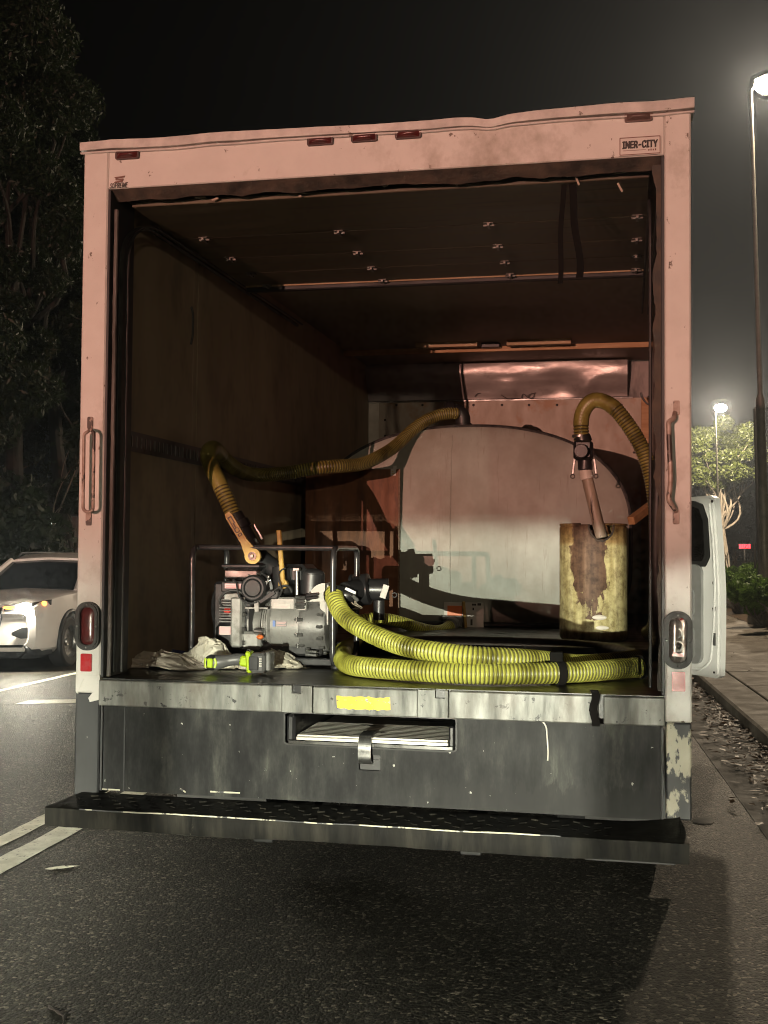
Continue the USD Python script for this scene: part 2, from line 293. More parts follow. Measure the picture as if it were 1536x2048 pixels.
mat('yellow_lever', (.50,.33,.07), (.36,.22,.045), scale=9, rough=.45, bump=.1, chips=((.12,.09,.04), .66, 10, (1,1,1)))
mat('lever_print', (.07,.035,.02), rough=.5)
mat('cast_alu', (.34,.34,.325), (.25,.25,.235), scale=9, rough=.40, metal=.4, bump=.14, bscale=160, chips=((.10,.092,.08), .60, 9, (1,1,1), .1), chips2=((.03,.028,.025), .69, 22, (1,1,1), .03))
mat('cast_alu_dark', (.21,.21,.205), (.15,.15,.145), scale=8, rough=.42, metal=.35, bump=.1, bscale=150, chips=((.06,.055,.05), .60, 8, (1,1,1), .1), chips2=((.025,.023,.02), .68, 22, (1,1,1), .03))
mat('engine_black', (.012,.012,.013), (.03,.03,.031), scale=10, rough=.38, metal=.1, bump=.06)
mat('frame_tube', (.03,.03,.032), (.045,.045,.047), rough=.22, coat=.5)
mat('label_pink', (.62,.36,.36), (.55,.32,.32), rough=.5)
mat('label_white', (.50,.48,.44), (.40,.385,.355), rough=.5)
mat('label_mark', (.13,.07,.06), (.2,.12,.1), scale=60, rough=.5)
mat('label_grey', (.2,.19,.19), (.28,.25,.24), scale=60, rough=.5)
mat('label_blue', (.12,.2,.45), rough=.5)
mat('red_cap', (.45,.03,.02), rough=.4)
mat('orange_part', (.6,.14,.03), rough=.4)
mat('brass', (.55,.40,.14), (.42,.29,.1), rough=.35, metal=.8)
mat('rag_white', (.58,.56,.48), (.44,.41,.33), scale=8, rough=.85, bump=.3, bscale=120, chips=((.3,.25,.18), .62, 5, (1,1,1), .06))
mat('rag_grey', (.50,.46,.39), (.36,.32,.27), scale=8, rough=.85, bump=.3, bscale=120)
mat('rag_blue', (.045,.055,.15), (.03,.036,.1), scale=8, rough=.85, bump=.3, bscale=120)
mat('rag_black', (.012,.012,.012), (.02,.02,.02), scale=8, rough=.85, bump=.3, bscale=120)
mat('tool_green', (.36,.50,.015), (.32,.45,.012), rough=.38)
mat('tool_grey', (.10,.10,.10), (.08,.08,.08), rough=.4)
mat('sticker_yellow', (.75,.58,.015), (.68,.52,.01), scale=12, rough=.45, chips=((.5,.49,.45), .64, 22, (1,1,1)), chips2=((.05,.05,.04), .70, 26, (1,1,1)))
mat('plate_white', (.58,.55,.52), (.53,.5,.47), rough=.4)
mat('print_dark', (.03,.024,.022), rough=.5)
mat('print_brown', (.17,.09,.07), rough=.5)
mat('red_lens', (.10,.022,.022), (.05,.012,.012), scale=30, rough=.22, coat=.4, bump=.15, bscale=120)
mat('dull_lens', (.12,.075,.065), (.09,.055,.05), scale=30, rough=.4, bump=.15, bscale=120)
mat('marker_frame', (.06,.03,.028), (.04,.02,.02), rough=.5)
mat('reflector_red', (.42,.02,.025), (.34,.014,.02), scale=50, rough=.3, coat=.3)
mat('silver_bowl', (.55,.5,.47), (.35,.3,.28), scale=30, rough=.25, metal=.8, bump=.4, bscale=60, chips=((.4,.03,.03), .62, 22, (1,1,1)))
mat('seal_strip', (.13,.115,.105), (.06,.055,.05), scale=9, stretch=(1,1,.3), rough=.6, bump=.2)
mat('hinge_steel', (.20,.195,.18), (.12,.115,.105), scale=20, rough=.4, metal=.6)
mat('strap_web', (.005,.005,.0045), (.009,.008,.0075), rough=.95, spec=.1)
mat('handle_paint', (.45,.36,.31), (.22,.15,.12), scale=18, rough=.45, bump=.1, chips=((.05,.035,.03), .55, 16, (1,1,.6)))
mat('ramp_alu', (.62,.61,.55), (.45,.44,.39), scale=8, stretch=(.3,4,4), rough=.38, metal=.5, bump=.1, chips=((.03,.028,.025), .62, 14, (.35,1,2)))
mat('seal_torn', (.03,.026,.022), (.08,.06,.045), scale=14, rough=.8, bump=.5, bscale=30, bdist=.01, chips=((.30,.24,.17), .70, 16, (.6,1,2)))
mat('flake', (.45,.36,.28), (.3,.24,.19), scale=20, rough=.7)
mat('van_white', (.76,.755,.74), (.71,.705,.69), scale=4, rough=.28, coat=.3)
mat('van_trim', (.24,.24,.235), (.20,.20,.195), scale=8, rough=.5, bump=.06, bscale=300)
mat('tyre', (.015,.015,.016), (.022,.022,.023), scale=12, rough=.75, bump=.15, bscale=60)
mat('steel_rim', (.35,.35,.34), (.25,.25,.245), rough=.4, metal=.7)
mat('concrete', (.18,.155,.125), (.13,.112,.09), scale=5, rough=.85, bump=.3, bscale=60, bdist=.006, chips=((.08,.066,.052), .63, 6, (1,1,1), .1))
mat('concrete_kerb', (.17,.15,.12), (.12,.105,.085), scale=4, rough=.85, bump=.3, bscale=50, bdist=.006, chips=((.1,.085,.07), .62, 5, (1,1,1), .08))
mat('gutter_pan', (.048,.043,.036), (.032,.029,.025), scale=4, rough=.85, bump=.3, bscale=50, bdist=.006)
mat('road_paint', (.66,.65,.54), (.48,.47,.38), scale=9, rough=.6, bump=.5, bscale=70, bdist=.006, chips=((.09,.088,.08), .62, 30, (1,1,1)))
mat('mulch', (.06,.038,.024), (.11,.075,.048), scale=25, rough=.95, bump=.9, bscale=30, bdist=.03)
mat('soil_grass', (.03,.035,.016), (.06,.06,.03), scale=9, rough=.95, bump=.9, bscale=30, bdist=.03)
mat('dead_leaf', (.12,.07,.035), (.26,.18,.10), scale=7, rough=.7, lo=.3, hi=.7)
mat('bark', (.025,.021,.016), (.014,.012,.009), scale=9, stretch=(1,1,.25), rough=.9, bump=.7, bscale=20, bdist=.02)
mat('bark_pale', (.24,.21,.17), (.14,.12,.095), scale=9, stretch=(1,1,.25), rough=.9, bump=.7, bscale=20, bdist=.02)
mat('twig', (.075,.06,.045), (.045,.036,.028), scale=9, rough=.9)
mat('suv_paint', (.80,.74,.72), (.78,.72,.70), rough=.25, coat=.5, rvar=.02)
mat('suv_dark', (.02,.022,.026), (.028,.03,.034), rough=.5)
mat('suv_glass', (.010,.012,.016), rough=.08, rvar=0, coat=.5)
mat('suv_rim', (.42,.42,.42), (.3,.3,.3), rough=.3, metal=.9)
mat('pole_steel', (.33,.32,.28), (.26,.25,.22), scale=5, rough=.4, metal=.3)
mat('pole_dark', (.035,.033,.032), (.05,.048,.045), rough=.5)
mat('house_wall', (.2,.19,.17), (.16,.15,.14), rough=.8)
mat('stone_pot', (.26,.255,.24), (.17,.165,.155), scale=7, rough=.85, bump=.4, bscale=20, bdist=.02)
def emitter(name, c, s):
    M[name] = usdkit.material(stage, '/World/Looks/' + name, {'e': ('emission', {'color': c, 'strength': s})}, surface='e.emission')
emitter('lamp_near_glow', (1, .80, .56), LAMP_NEAR)
emitter('lamp_far_glow', (1, .80, .56), LAMP_FAR)
emitter('headlight_glow', (1, .93, .72), SUV_LAMP)
emitter('amber_glow', (1, .28, .04), 9.0)
emitter('window_glow', (.95, 1, .92), 9.0)
emitter('red_sign_glow', (1, .03, .04), 6.0)
emitter('dot_glow', (1, 1, .95), 6.0)
def glass(name, tint=(1,1,1)):
    M[name] = usdkit.material(stage, '/World/Looks/'+name, {'t': ('transparent_bsdf', {'color': tint}), 'g': ('glossy_bsdf', {'roughness': .02, 'color': (.9,.9,.9)}), 'f': ('fresnel', {'IOR': 1.5}), 'm': ('mix_closure', {})},
        [('f.fac', 'm.fac'), ('t.BSDF', 'm.closure1'), ('g.BSDF', 'm.closure2')], surface='m.closure')
glass('door_glass', (.7,.75,.72))
def leafmat(name, c1, c2):
    M[name] = usdkit.material(stage, '/World/Looks/'+name, {'g': ('geometry', {}), 'rp': ('rgb_ramp', {'ramp': [(0, c1), (1, c2)]}), 'p': ('principled_bsdf', {'roughness': .5}), 't': ('translucent_bsdf', {}), 'm': ('mix_closure', {'fac': .35})},
        [('g.random_per_island', 'rp.fac'), ('rp.color', 'p.base_color'), ('rp.color', 't.color'), ('p.BSDF', 'm.closure1'), ('t.BSDF', 'm.closure2')], surface='m.closure')
leafmat('leaf_dark', (.012,.026,.006), (.028,.05,.011))
leafmat('leaf_pine', (.012,.024,.005), (.028,.048,.010))
leafmat('leaf_oak', (.07,.09,.02), (.15,.16,.04))
leafmat('leaf_hedge', (.10,.18,.03), (.20,.30,.07))
leafmat('leaf_litter', (.07,.04,.02), (.30,.21,.12))
# corrugated hose: bright rib, dark groove, wound as a spiral; u counts ribs
def hosemat(name, rib, groove, rough=.4, dirt=None):
    n = {'uv': ('uvmap', {}), 'sx': ('separate_xyz', {}), 'ad': ('math', {'math_type': 'add'}), 'fr': ('math', {'math_type': 'fraction'}),
         'rp': ('rgb_ramp', {'ramp': [(0, groove), (.16, groove), (.30, rib), (.78, rib), (.92, groove), (1, groove)]}),
         'tc': ('texture_coordinate', {}), 'nz': ('noise_texture', {'scale': 7, 'detail': 5}), 'r2': ('rgb_ramp', {'ramp': [(.42, (1,1,1)), (.53, (.72,.70,.60)), (.66, (.30,.28,.20))]}),
         'mx': ('mix', {'mix_type': 'multiply', 'fac': 1.0}), 'p': ('principled_bsdf', {'roughness': rough})}
    l = [('uv.UV', 'sx.vector'), ('sx.x', 'fr.value1'), ('fr.value', 'rp.fac'), ('tc.object', 'nz.vector'), ('nz.fac', 'r2.fac'), ('rp.color', 'mx.color1'), ('r2.color', 'mx.color2'), ('mx.color', 'p.base_color')]
    n.pop('ad')
    M[name] = usdkit.material(stage, '/World/Looks/'+name, n, l, surface='p.BSDF')
hosemat('hose_bright', (.45,.46,.085), (.12,.115,.04))
hosemat('hose_olive', (.24,.215,.055), (.07,.06,.025))
hosemat('hose_black', (.02,.02,.018), (.012,.012,.011), .5)
# asphalt: stones in dark binder
M['asphalt'] = usdkit.material(stage, '/World/Looks/asphalt', {
    'tc': ('texture_coordinate', {}), 'v': ('voronoi_texture', {'scale': 75, 'feature': 'f1'}), 'n': ('noise_texture', {'scale': 1.2, 'detail': 6}), 'n2': ('noise_texture', {'scale': 130, 'detail': 3}),
    'w': ('white_noise_texture', {}), 'r1': ('rgb_ramp', {'ramp': [(0, (.012,.0117,.0107)), (.72, (.028,.027,.024)), (.90, (.062,.059,.052)), (1, (.16,.15,.13))]}),
    'r2': ('rgb_ramp', {'ramp': [(.3, (.62,.6,.56)), (.7, (1.15,1.1,1.02))]}), 'mx': ('mix', {'mix_type': 'multiply', 'fac': 1.0}),
    'ad': ('math', {'math_type': 'multiply_add', 'value2': -.9}), 'b': ('bump', {'strength': .8, 'distance': .012}), 'p': ('principled_bsdf', {'roughness': .62, 'specular_ior_level': .12})},
    [('tc.object', 'v.vector'), ('tc.object', 'n.vector'), ('tc.object', 'n2.vector'), ('v.position', 'w.vector'), ('w.value', 'r1.fac'), ('n.fac', 'r2.fac'), ('r1.color', 'mx.color1'), ('r2.color', 'mx.color2'), ('mx.color', 'p.base_color'),
     ('v.distance', 'ad.value1'), ('n2.fac', 'ad.value3'), ('ad.value', 'b.height'), ('b.normal', 'p.normal')], surface='p.BSDF')

rng = np.random.default_rng(7); random.seed(7)
# ================================================================== the setting
def flat(x0, x1, y0, y1, z, n=(2,2)):
    return grid(n[0], n[1], lambda u, v: np.stack([x0+(x1-x0)*u, y0+(y1-y0)*v, np.full_like(u, z)], -1))
single('terrain', flat(-220, 220, -60, 400, -.03), 'soil_grass', kind='structure', label='dark open ground beyond the street', cat='ground')
single('road', flat(-13.5, 1.30, -60, 380, 0.0), 'asphalt', kind='structure', label='coarse dark asphalt street behind and beside the truck', cat='road')
single('gutter', box(1.05, 1.60, -60, 380, -.05, .004, 0), 'gutter_pan', kind='structure', label='concrete gutter pan along the kerb on the right', cat='gutter')
single('kerb', box(1.55, 1.93, -60, 380, -.2, .13, .02), 'concrete_kerb', kind='structure', label='pale concrete kerb beside the leaf filled gutter', cat='kerb')
side = Thing('sidewalk', 'brownish concrete sidewalk right of the truck', 'sidewalk', (1.94, 5, 0), kind='structure')
side.add('bed', box(1.935, 3.86, 4.0, 80, -.1, .10, 0), 'gutter_pan')
for k in range(34):
    y0 = 4.0 + 1.55*k; dz = random.uniform(-.003, .004)
    side.add('slab', box(1.942, 3.85, y0+.012, y0+1.538, .0, .13+dz, .008), 'concrete')
single('mulch_bed', grid(14, 120, lambda u, v: np.stack([3.86+2.6*u, 8+62*v, .10+.06*meshkit.fbm(np.stack([u*9, v*150, 0*u], -1))], -1)), 'mulch', kind='stuff', label='brown mulch under the hedge along the sidewalk', cat='mulch')
# painted lines: the double line at the left, the far lane line
def line(x, w, y0, y1, label):
    n = int((y1-y0)/.12)
    def f(u, v):
        e = .018*(meshkit.noise(np.stack([v*n*.9, u*3, 0*u+x], -1))-.5)
        return np.stack([x+(u-.5)*w+e, y0+(y1-y0)*v, np.full_like(u, .004)], -1)
    single('lane_line', grid(3, n, f), 'road_paint', label=label, cat='road marking', group='painted lines on the road', kind='structure')
xa, xb = gz(0, 1684)[0], gz(0, 1733)[0]
line(xa, .13, 2, 60, 'outer white line of the pair beside the bumper')
line(xb, .17, 2, 60, 'inner wide worn line of the pair beside the bumper')
line(-7.08, .12, 6, 80, 'thin far lane line in front of the white car')
g1 = gz(118, 1405)
single('pale_mark', grid(10, 3, lambda u, v: np.stack([g1[0]-.45+1.6*u, g1[1]-.2+.4*v+.3*u, np.full_like(u, .004)], -1)), 'road_paint', label='short pale mark on the road left of the truck', cat='road marking', kind='structure')  # short pale dash laid flat on the asphalt
# leaves in the gutter
def leaves(n, fpos, size=(.018, .05)):
    V, F = [], []
    for k in range(n):
        p = fpos(); L = random.uniform(*size); w = L*random.uniform(.35, .6); a = random.uniform(0, 6.28); t = random.uniform(-.5, .5); c = random.uniform(.05, .35)
        d = np.array([math.cos(a), math.sin(a), t*.5]); s = np.array([-math.sin(a), math.cos(a), random.uniform(-.4, .4)])
        q = [p-d*L, p-s*w+[0,0,c*w], p+d*L, p+s*w+[0,0,c*w]]; b = len(V)
        V += q; F += [[b,b+1,b+2],[b,b+2,b+3]]
    return np.array(V), np.array(F)
def litter():
    y = 4.5 + 32*random.random()**1.5; e = abs(random.gauss(0, .2))
    return np.array([1.535-min(e, .55), y, .012+random.random()*.035])
V, F = leaves(3200, litter)
single('leaf_litter', (V, F), 'leaf_litter', kind='stuff', label='dry brown leaves drifted along the gutter', cat='leaves', smooth=False)
V, F = leaves(260, lambda: np.array([random.uniform(1.95, 6.0), random.uniform(6, 36), .145+random.random()*.01]), (.02, .045))
single('stray_leaves', (V, F), 'leaf_litter', kind='stuff', label='stray dry leaves on sidewalk and mulch', cat='leaves', smooth=False)
def flatleaf(p, L, w, a, mt, label):
    d = np.array([math.cos(a), math.sin(a), 0]); s = np.array([-math.sin(a), math.cos(a), 0]); V = [np.array(p)+[0,0,.012]]
    for t in np.linspace(0, 2*np.pi, 9)[:-1]: V.append(np.array(p)+d*L*math.cos(t)+s*w*math.sin(t)*(1-.4*math.cos(t))+[0,0,.004])
    single('fallen_leaf', (np.array(V), np.array([[0,1+k,1+(k+1)%8] for k in range(8)])), mt, label=label, cat='leaf')
p = gz(125, 1736); flatleaf(p, .09, .025, .5, 'road_paint', 'pale flat leaf on the asphalt left of the bumper')
p = gz(1408, 1642); flatleaf(p, .10, .06, 1.3, 'rag_black', 'small dark oval patch on the road right of the bumper')

cp_ = np.array([gz(*q, .006) for q in ((98,2012),(112,2022),(124,2030),(128,2044),(120,2060))]); single('road_crack', tube(spline(cp_, .01)[0], .004+.002*np.sin(np.arange(len(spline(cp_, .01)[0]))), 5), 'print_dark', label='short dark crack in the asphalt at the bottom left', cat='crack', kind='structure')
# ================================================================== the truck
truck = Thing('box_truck', 'old white box truck seen from behind with its rear door open', 'truck', (0, 0, -.9), truck=True)
XL, XR, ZT, ZI = -1.22, 1.22, 2.195, 2.014
IL, IR = -1.111, 1.124
# corner posts, joint at the sill, lower skirts
truck.add('corner_post', box(XL, IL, 0, .11, -.06, ZT-.02, .006), 'white_paint', label='left rear corner post')
truck.add('corner_post', box(IR, XR, 0, .11, -.093, ZT-.02, .006), 'white_paint', label='right rear corner post')
jag = Polygon([(XL,-.476),(IL-.004,-.476)] + [(IL-.004-(IL-.004-XL)*t, -.062+.05*abs(math.sin(7*t))*(1-t)) for t in np.linspace(0,1,2)])
truck.add('post_skirt', box(XL-.001, IL-.003, .006, .11, -.478, -.058, .006), 'dark_paint', label='dark scraped lower left corner post')
def flake_poly(pts): return ext(Polygon(pts), -.002, .008)
q = [ty(*p, 0) for p in [(153,1350),(200,1350),(203,1395),(196,1400),(180,1404),(177,1396),(186,1384),(187,1368),(176,1360),(168,1358),(163,1366),(156,1388),(152,1384)]]
truck.add('paint_edge', flake_poly([(a[0], a[2]) for a in q]), 'white_paint', label='flaked lower edge of the white left post')
truck.add('post_skirt', box(IR+.004, XR-.001, .005, .11, -.448, -.095, .006), 'peeled_paint', label='peeling lower right corner post')
# header with its marks
truck.add('header', box(IL+.0005, IR-.0005, .003, .10, ZI, ZT-.02, .004), 'white_paint')
n = 90; xs = np.linspace(XL-.012, XR+.012, n)
wob = .010*(meshkit.fbm(np.stack([xs*2.3, 0*xs, 0*xs], -1), seed=3)-.5)*2 - .016*np.exp(-((xs-.47)/.055)**2) + .010*np.clip((xs-.6)/.3, 0, 1)
lip = .006*(meshkit.fbm(np.stack([xs*3.1, 0*xs+4, 0*xs], -1), seed=5)-.5)*2
def trimf(z0, z1, y0, y1):
    top, bot = z1+wob, z0+wob*.8+lip
    V = np.concatenate([np.stack([xs, np.full(n,0)+y, z],1) for y, z in ((y0+lip, bot),(y0+lip*.5, top),(y1+0*xs, top+.006),(y1+0*xs, bot))])
    F = []
    for a, b in ((0,1),(1,2),(2,3),(3,0)):
        for i in range(n-1): F += [[a*n+i, a*n+i+1, b*n+i+1],[a*n+i, b*n+i+1, b*n+i]]
    for i, s in ((0,1),(n-1,-1)): F += [[i, n+i, 2*n+i][::s], [i, 2*n+i, 3*n+i][::s]]
    t = trimesh.Trimesh(V, F, process=False); t.fix_normals(); return t
truck.add('roof_trim', trimf(ZT-.022, ZT+.012, -.016, .13), 'trim_paint', label='bent trim lip along the roof edge')
truck.add('roof_seam', tube(np.stack([xs, np.full(n,-.004), ZT-.030+wob*.6+lip], 1), .005, 6), 'trim_paint')
# marker lights
for k, (x0,y0,x1,y1) in enumerate([(232,302,279,320),(615,274,667,292),(703,267,755,285),(791,260,843,279),(1249,226,1305,244)]):
    a, b, c, d = rect(x0, y0, x1, y1, 0)
    cz = (ty((x0+x1)/2, (y0+y1)/2, 0))[2]; c, d = cz-.017, cz+.017
    f = truck.add('marker_light', ext(rrect(a, b, c, d, .008), -.008, .002), 'dull_lens' if k == 4 else 'marker_frame', label='clearance lamp ' + ['at the left end','left of the three','middle of the three','right of the three','faded at the right end'][k])
    g = grid(12, 6, lambda u, v: np.stack([a+.008+(b-a-.016)*u, -.008-.016*(np.clip(np.sin(np.pi*u)*1.6,0,1)*np.clip(np.sin(np.pi*v)*1.3,0,1)), c+.005+(d-c-.010)*v], -1))
    truck.add('lens', g, 'dull_lens' if k == 4 else 'red_lens', parent=f)
# name plate and maker's emblem
a, b, c, d = rect(1238, 279, 1322, 306, 0)
pl = truck.add('name_plate', ext(rrect(a, b, c-.004, d+.006, .004), -.004, .003), 'plate_white', label='white name plate with dark lettering')
zc = (c+d)/2
fr = ext(rrect(a+.002, b-.002, c-.002, d+.004, .003).difference(rrect(a+.005, b-.005, c+.001, d+.001, .002)), -.0055, -.0035)
truck.add('plate_border', fr, 'print_brown', parent=pl)
truck.add('lettering', [letters('INER-CITY', .026, (a+.012+o, -.004-.0002*k, zc-.009+o*.5), width=(b-a)*.83, bold=True) for k, o in enumerate((0, .0016, .003))], 'print_dark', parent=pl)
truck.add('small_print', cat(*[box(a+.107+.008*k, a+.112+.008*k, -.0055, -.0035, zc-.0205, zc-.0145+.001*(k%2), 0) for k in range(4)]), 'print_brown', parent=pl)
truck.add('plate_rule', box(a+.016, a+.098, -.0055, -.0035, zc-.0165, zc-.015, 0), 'print_brown', parent=pl)
s0 = ty(219, 377, 0); s1 = ty(256, 374, 0)
em = truck.add('maker_lettering', letters('SUPREME', .021, (s0[0], .0005, s0[2]), width=(s1[0]-s0[0])*.93, bold=False, slant=.25), 'print_dark', label='small slanted dark lettering below the emblem')
e0 = ty(239, 359, 0); cx, cz = e0[0], e0[2]
S = unary_union([Polygon([(-.022,.010),(.024,.014),(.020,.008),(-.012,.005)]), Polygon([(-.022,.010),(-.014,.001),(-.006,.001),(-.012,.006)]), Polygon([(-.018,.001),(.016,.003),(.016,-.003),(-.016,-.002)]), Polygon([(.012,.003),(.018,.001),(.010,-.010),(.004,-.008)]), Polygon([(-.024,-.013),(.012,-.010),(.016,-.004),(.008,-.005),(-.018,-.008)])]).buffer(.0005)
from shapely import affinity
truck.add('maker_emblem', ext(affinity.translate(S, cx, cz), -.0016, .001), 'print_brown', label='angular letter emblem above the small lettering')
# dark dents, scuffs on posts are paint; grab handles
def bracket(px, py): 
    c = ty(px, py, 0); return ext(rrect(c[0]-.012, c[0]+.012, c[2]-.027, c[2]+.027, .006), -.006, .002)
hl = [ty(186,862,-.0),ty(184,868,-.05),ty(171,872,-.055),ty(169,960,-.055),ty(172,1016,-.055),ty(184,1020,-.05),ty(183,1024,-.0)]
loop = arcs([ty(180,860,-.004),ty(176,863,-.05),ty(168,868,-.05),ty(166,1018,-.05),ty(173,1024,-.05),ty(180,1024,-.05),ty(186,1018,-.05),ty(188,866,-.05),ty(183,860,-.05),ty(180,860,-.004)], .012, 4)
h = truck.add('grab_handle', tube(loop, .0068, 10), 'handle_paint', label='looped grab handle on the left post')
truck.add('bracket', bracket(181, 847), 'handle_paint', parent=h); truck.add('bracket', bracket(178, 1038), 'handle_paint', parent=h)
loop = arcs([ty(1350,826,-.004),ty(1348,838,-.035),ty(1337,843,-.05),ty(1339,900,-.05),ty(1342,960,-.05),ty(1337,1000,-.05),ty(1345,1012,-.04),ty(1352,1022,-.004)], .03, 4)
h = truck.add('grab_handle', tube(loop, .0095, 10), 'handle_paint', label='bent single grab handle on the right post')
truck.add('bracket', bracket(1353, 816), 'handle_paint', parent=h); truck.add('bracket', bracket(1352, 1034), 'handle_paint', parent=h)
# tail lights and reflectors
def tail(px0, py0, px1, py1, left):
    a, b, c, d = rect(px0, py0, px1, py1, 0); cx, cz = (a+b)/2, (c+d)/2; w = .104; hh = d-c
    out = rrect(cx-w/2, cx+w/2, cz-hh/2, cz+hh/2, w/2-.004, 10); inn = rrect(cx-w/2+.020, cx+w/2-.020, cz-hh/2+.022, cz+hh/2-.022, w/2-.024, 10)
    t = truck.add('tail_light', cat(ext(out.difference(inn), -.018, .002), ext(out.buffer(-.006).difference(inn.buffer(.002)), -.024, -.017)), 'black_rubber', label='left oval tail light in a black grommet' if left else 'right oval tail light with broken silver lens')
    def f(u, v):
        X = (u-.5)*(w-.042); Z = (v-.5)*(hh-.046); k = np.clip(1-(2*np.abs(u-.5))**3, 0, 1)*np.clip(1-(2*np.abs(v-.5))**6, 0, 1)
        sg = np.sign(Z); zz = np.abs(Z); lim = hh/2-.022-(w/2-.024); 
        hw = np.where(zz > lim, np.sqrt(np.clip((w/2-.021)**2-(zz-lim)**2, 0, None)), w/2-.021); X = (u-.5)*2*hw
        return np.stack([cx+X, -.006-.010*k+(0 if left else .006*np.sin(3*X/.01*.3)*k), cz+Z], -1)
    truck.add('lens', grid(14, 26, f), 'red_lens' if left else 'silver_bowl', parent=t)
    for dx, dz in ((0, hh/2-.012), (-w/2+.010, 0), (w/2-.010, 0), (0, -hh/2+.012)):
        truck.add('screw', sphere((cx+dx, -.024, cz+dz), .0045, 1, (1,.6,1)), 'zinc', parent=t)
    if not left:
        truck.add('bulb_socket', lathe([(.020,0),(.021,-.008),(.015,-.009),(.012,-.002),(.004,-.012)], (cx, -.010, cz-.022), (0,1,0), 20), 'zinc', parent=t)
        truck.add('bulb_socket', lathe([(.018,0),(.019,-.005),(.013,-.006),(.010,-.001)], (cx-.002, -.010, cz+.026), (0,1,0), 20), 'zinc', parent=t)
        truck.add('lens_shard', ext(Polygon([(cx-.022,cz-.058),(cx+.020,cz-.060),(cx+.018,cz-.044),(cx+.004,cz-.050),(cx-.016,cz-.040)]), -.020, -.016), 'reflector_red', parent=t)
tail(153, 1203, 203, 1301, True); tail(1328, 1222, 1383, 1338, False)
for r in ((162,1307,185,1343),(1344,1343,1370,1383)):
    a, b, c, d = rect(*r, 0); cx = (a+b)/2
    truck.add('reflector', ext(rrect(cx-.024, cx+.024, c, d, .005), -.008, .002), 'reflector_red', label='red reflector below the %s tail light' % ('left' if cx < 0 else 'right'))
# jambs, door tracks, seals
truck.add('door_jamb', box(IL-.0005, IL+.012, .004, .24, .004, ZI-.004, .002), 'dark_paint')
truck.add('door_jamb', box(IR-.012, IR+.0005, .004, .24, .004, ZI-.004, .002), 'dark_paint')
def track(s):
    x = -1.080 if s < 0 else 1.092
    path = arcs([(x,.10,.02),(x,.10,1.83),(x,.32,1.955),(x,2.75,1.985)], .2, 8)
    ms = []
    for off in (-.018, .018):
        ms.append(tube(path+[off,0,0], .006, 6))
    ms.append(tube(path+[s*.020,.016,0], .010, 6))
    return cat(*ms)
truck.add('door_track', track(-1), 'track_steel'); truck.add('door_track', track(1), 'track_steel')
truck.add('side_seal', tube(np.array([(IL+.030, .02, z) for z in np.linspace(.01, 1.93, 80)])+np.stack([.004*(meshkit.noise(np.stack([np.linspace(0,30,80)]*3,-1))-.5)]+[np.zeros(80)]*2, -1),   .009, 8), 'seal_strip', label='worn grey edge strip inside the left post')
zz = np.linspace(.02, 1.98, 130); nn = meshkit.fbm(np.stack([zz*14, 0*zz, 0*zz], -1), seed=9)
V = np.concatenate([np.stack([IR-.010-.028*nn-.012*(zz>.8), np.full(130,.01), zz], 1), np.stack([np.full(130, IR), np.full(130,.006), zz],1), np.stack([IR-.012-.02*nn, np.full(130,.05), zz], 1)])
F = []
for a, b in ((0,1),(2,0),(1,2)):
    for i in range(129): F += [[a*130+i, b*130+i, b*130+i+1],[a*130+i, b*130+i+1, a*130+i+1]]
truck.add('side_seal', trimesh.Trimesh(V, F, process=False), 'seal_torn', label='torn black seal along the right post')
xx = np.linspace(IL+.01, IR-.01, 160); nn = meshkit.fbm(np.stack([xx*9, 0*xx, 0*xx], -1), seed=4)
V = np.concatenate([np.stack([xx, np.full(160,.012), np.full(160, ZI)],1), np.stack([xx, .05+.03*nn, ZI-.030-.014*nn],1), np.stack([xx, np.full(160,.09), np.full(160, ZI-.01)],1)])
F = []
for a, b in ((0,1),(1,2),(2,0)):
    for i in range(159): F += [[a*160+i, b*160+i, b*160+i+1],[a*160+i, b*160+i+1, a*160+i+1]]
truck.add('header_seal', trimesh.Trimesh(V, F, process=False), 'seal_torn', label='torn seal hanging under the header')
fl = []
for px, py, L, t in [(430,398,.03,.3),(400,395,.05,0),(600,392,.012,.2),(690,376,.012,.3),(720,372,.03,0),(770,372,.02,.1),(910,366,.03,.8),(955,358,.05,.05),(1050,352,.03,0),(1090,346,.05,.08),(1155,362,.035,1.2),(1190,340,.06,.1),(1240,345,.05,.1),(1275,334,.06,.06),(1240,375,.04,1.1),(265,400,.05,0)]:
    c = ty(px, py, .10); d = np.array([math.cos(t), 0, -math.sin(t) if t > .5 else math.sin(t)])
    fl.append(obox(c-d*L/2, c+d*L/2, .008, .004, up=(0,1,0), c=.001))
truck.add('seal_scrap', cat(*fl), 'flake', kind='stuff')
# roll-up door stored under the roof: panels with their hinges
ys = [.125, .640, 1.010, 1.318, 1.600, 1.625]
for k in range(4):
    truck.add('door_panel', box(-1.062, 1.072, ys[k]+.003, ys[k+1]-.003, 1.972, 1.992, .003), 'door_ply')
truck.add('door_edge', box(-1.062, 1.072, 1.603, 1.612, 1.966, 1.994, .002), 'pale_lumber', label='pale bottom edge of the raised roll-up door')
truck.add('door_gasket', box(-1.06, 1.07, 1.619, 1.66, 1.945, 1.985, .006), 'black_rubber')
for k in range(1, 5):
    for xh in (-.285, .392, -.93, 1.03):
        y = ys[k]-.012 if k == 4 else ys[k]
        z = 1.971
        truck.add('door_hinge', cat(box(xh-.022, xh+.022, y-.028, y+.028, z-.004, z, .001), cyl((xh-.026, y, z-.007), (xh+.026, y, z-.007), .006, 10), box(xh-.006, xh+.006, y-.03, y+.03, z-.016, z-.004, .001)), 'hinge_steel')
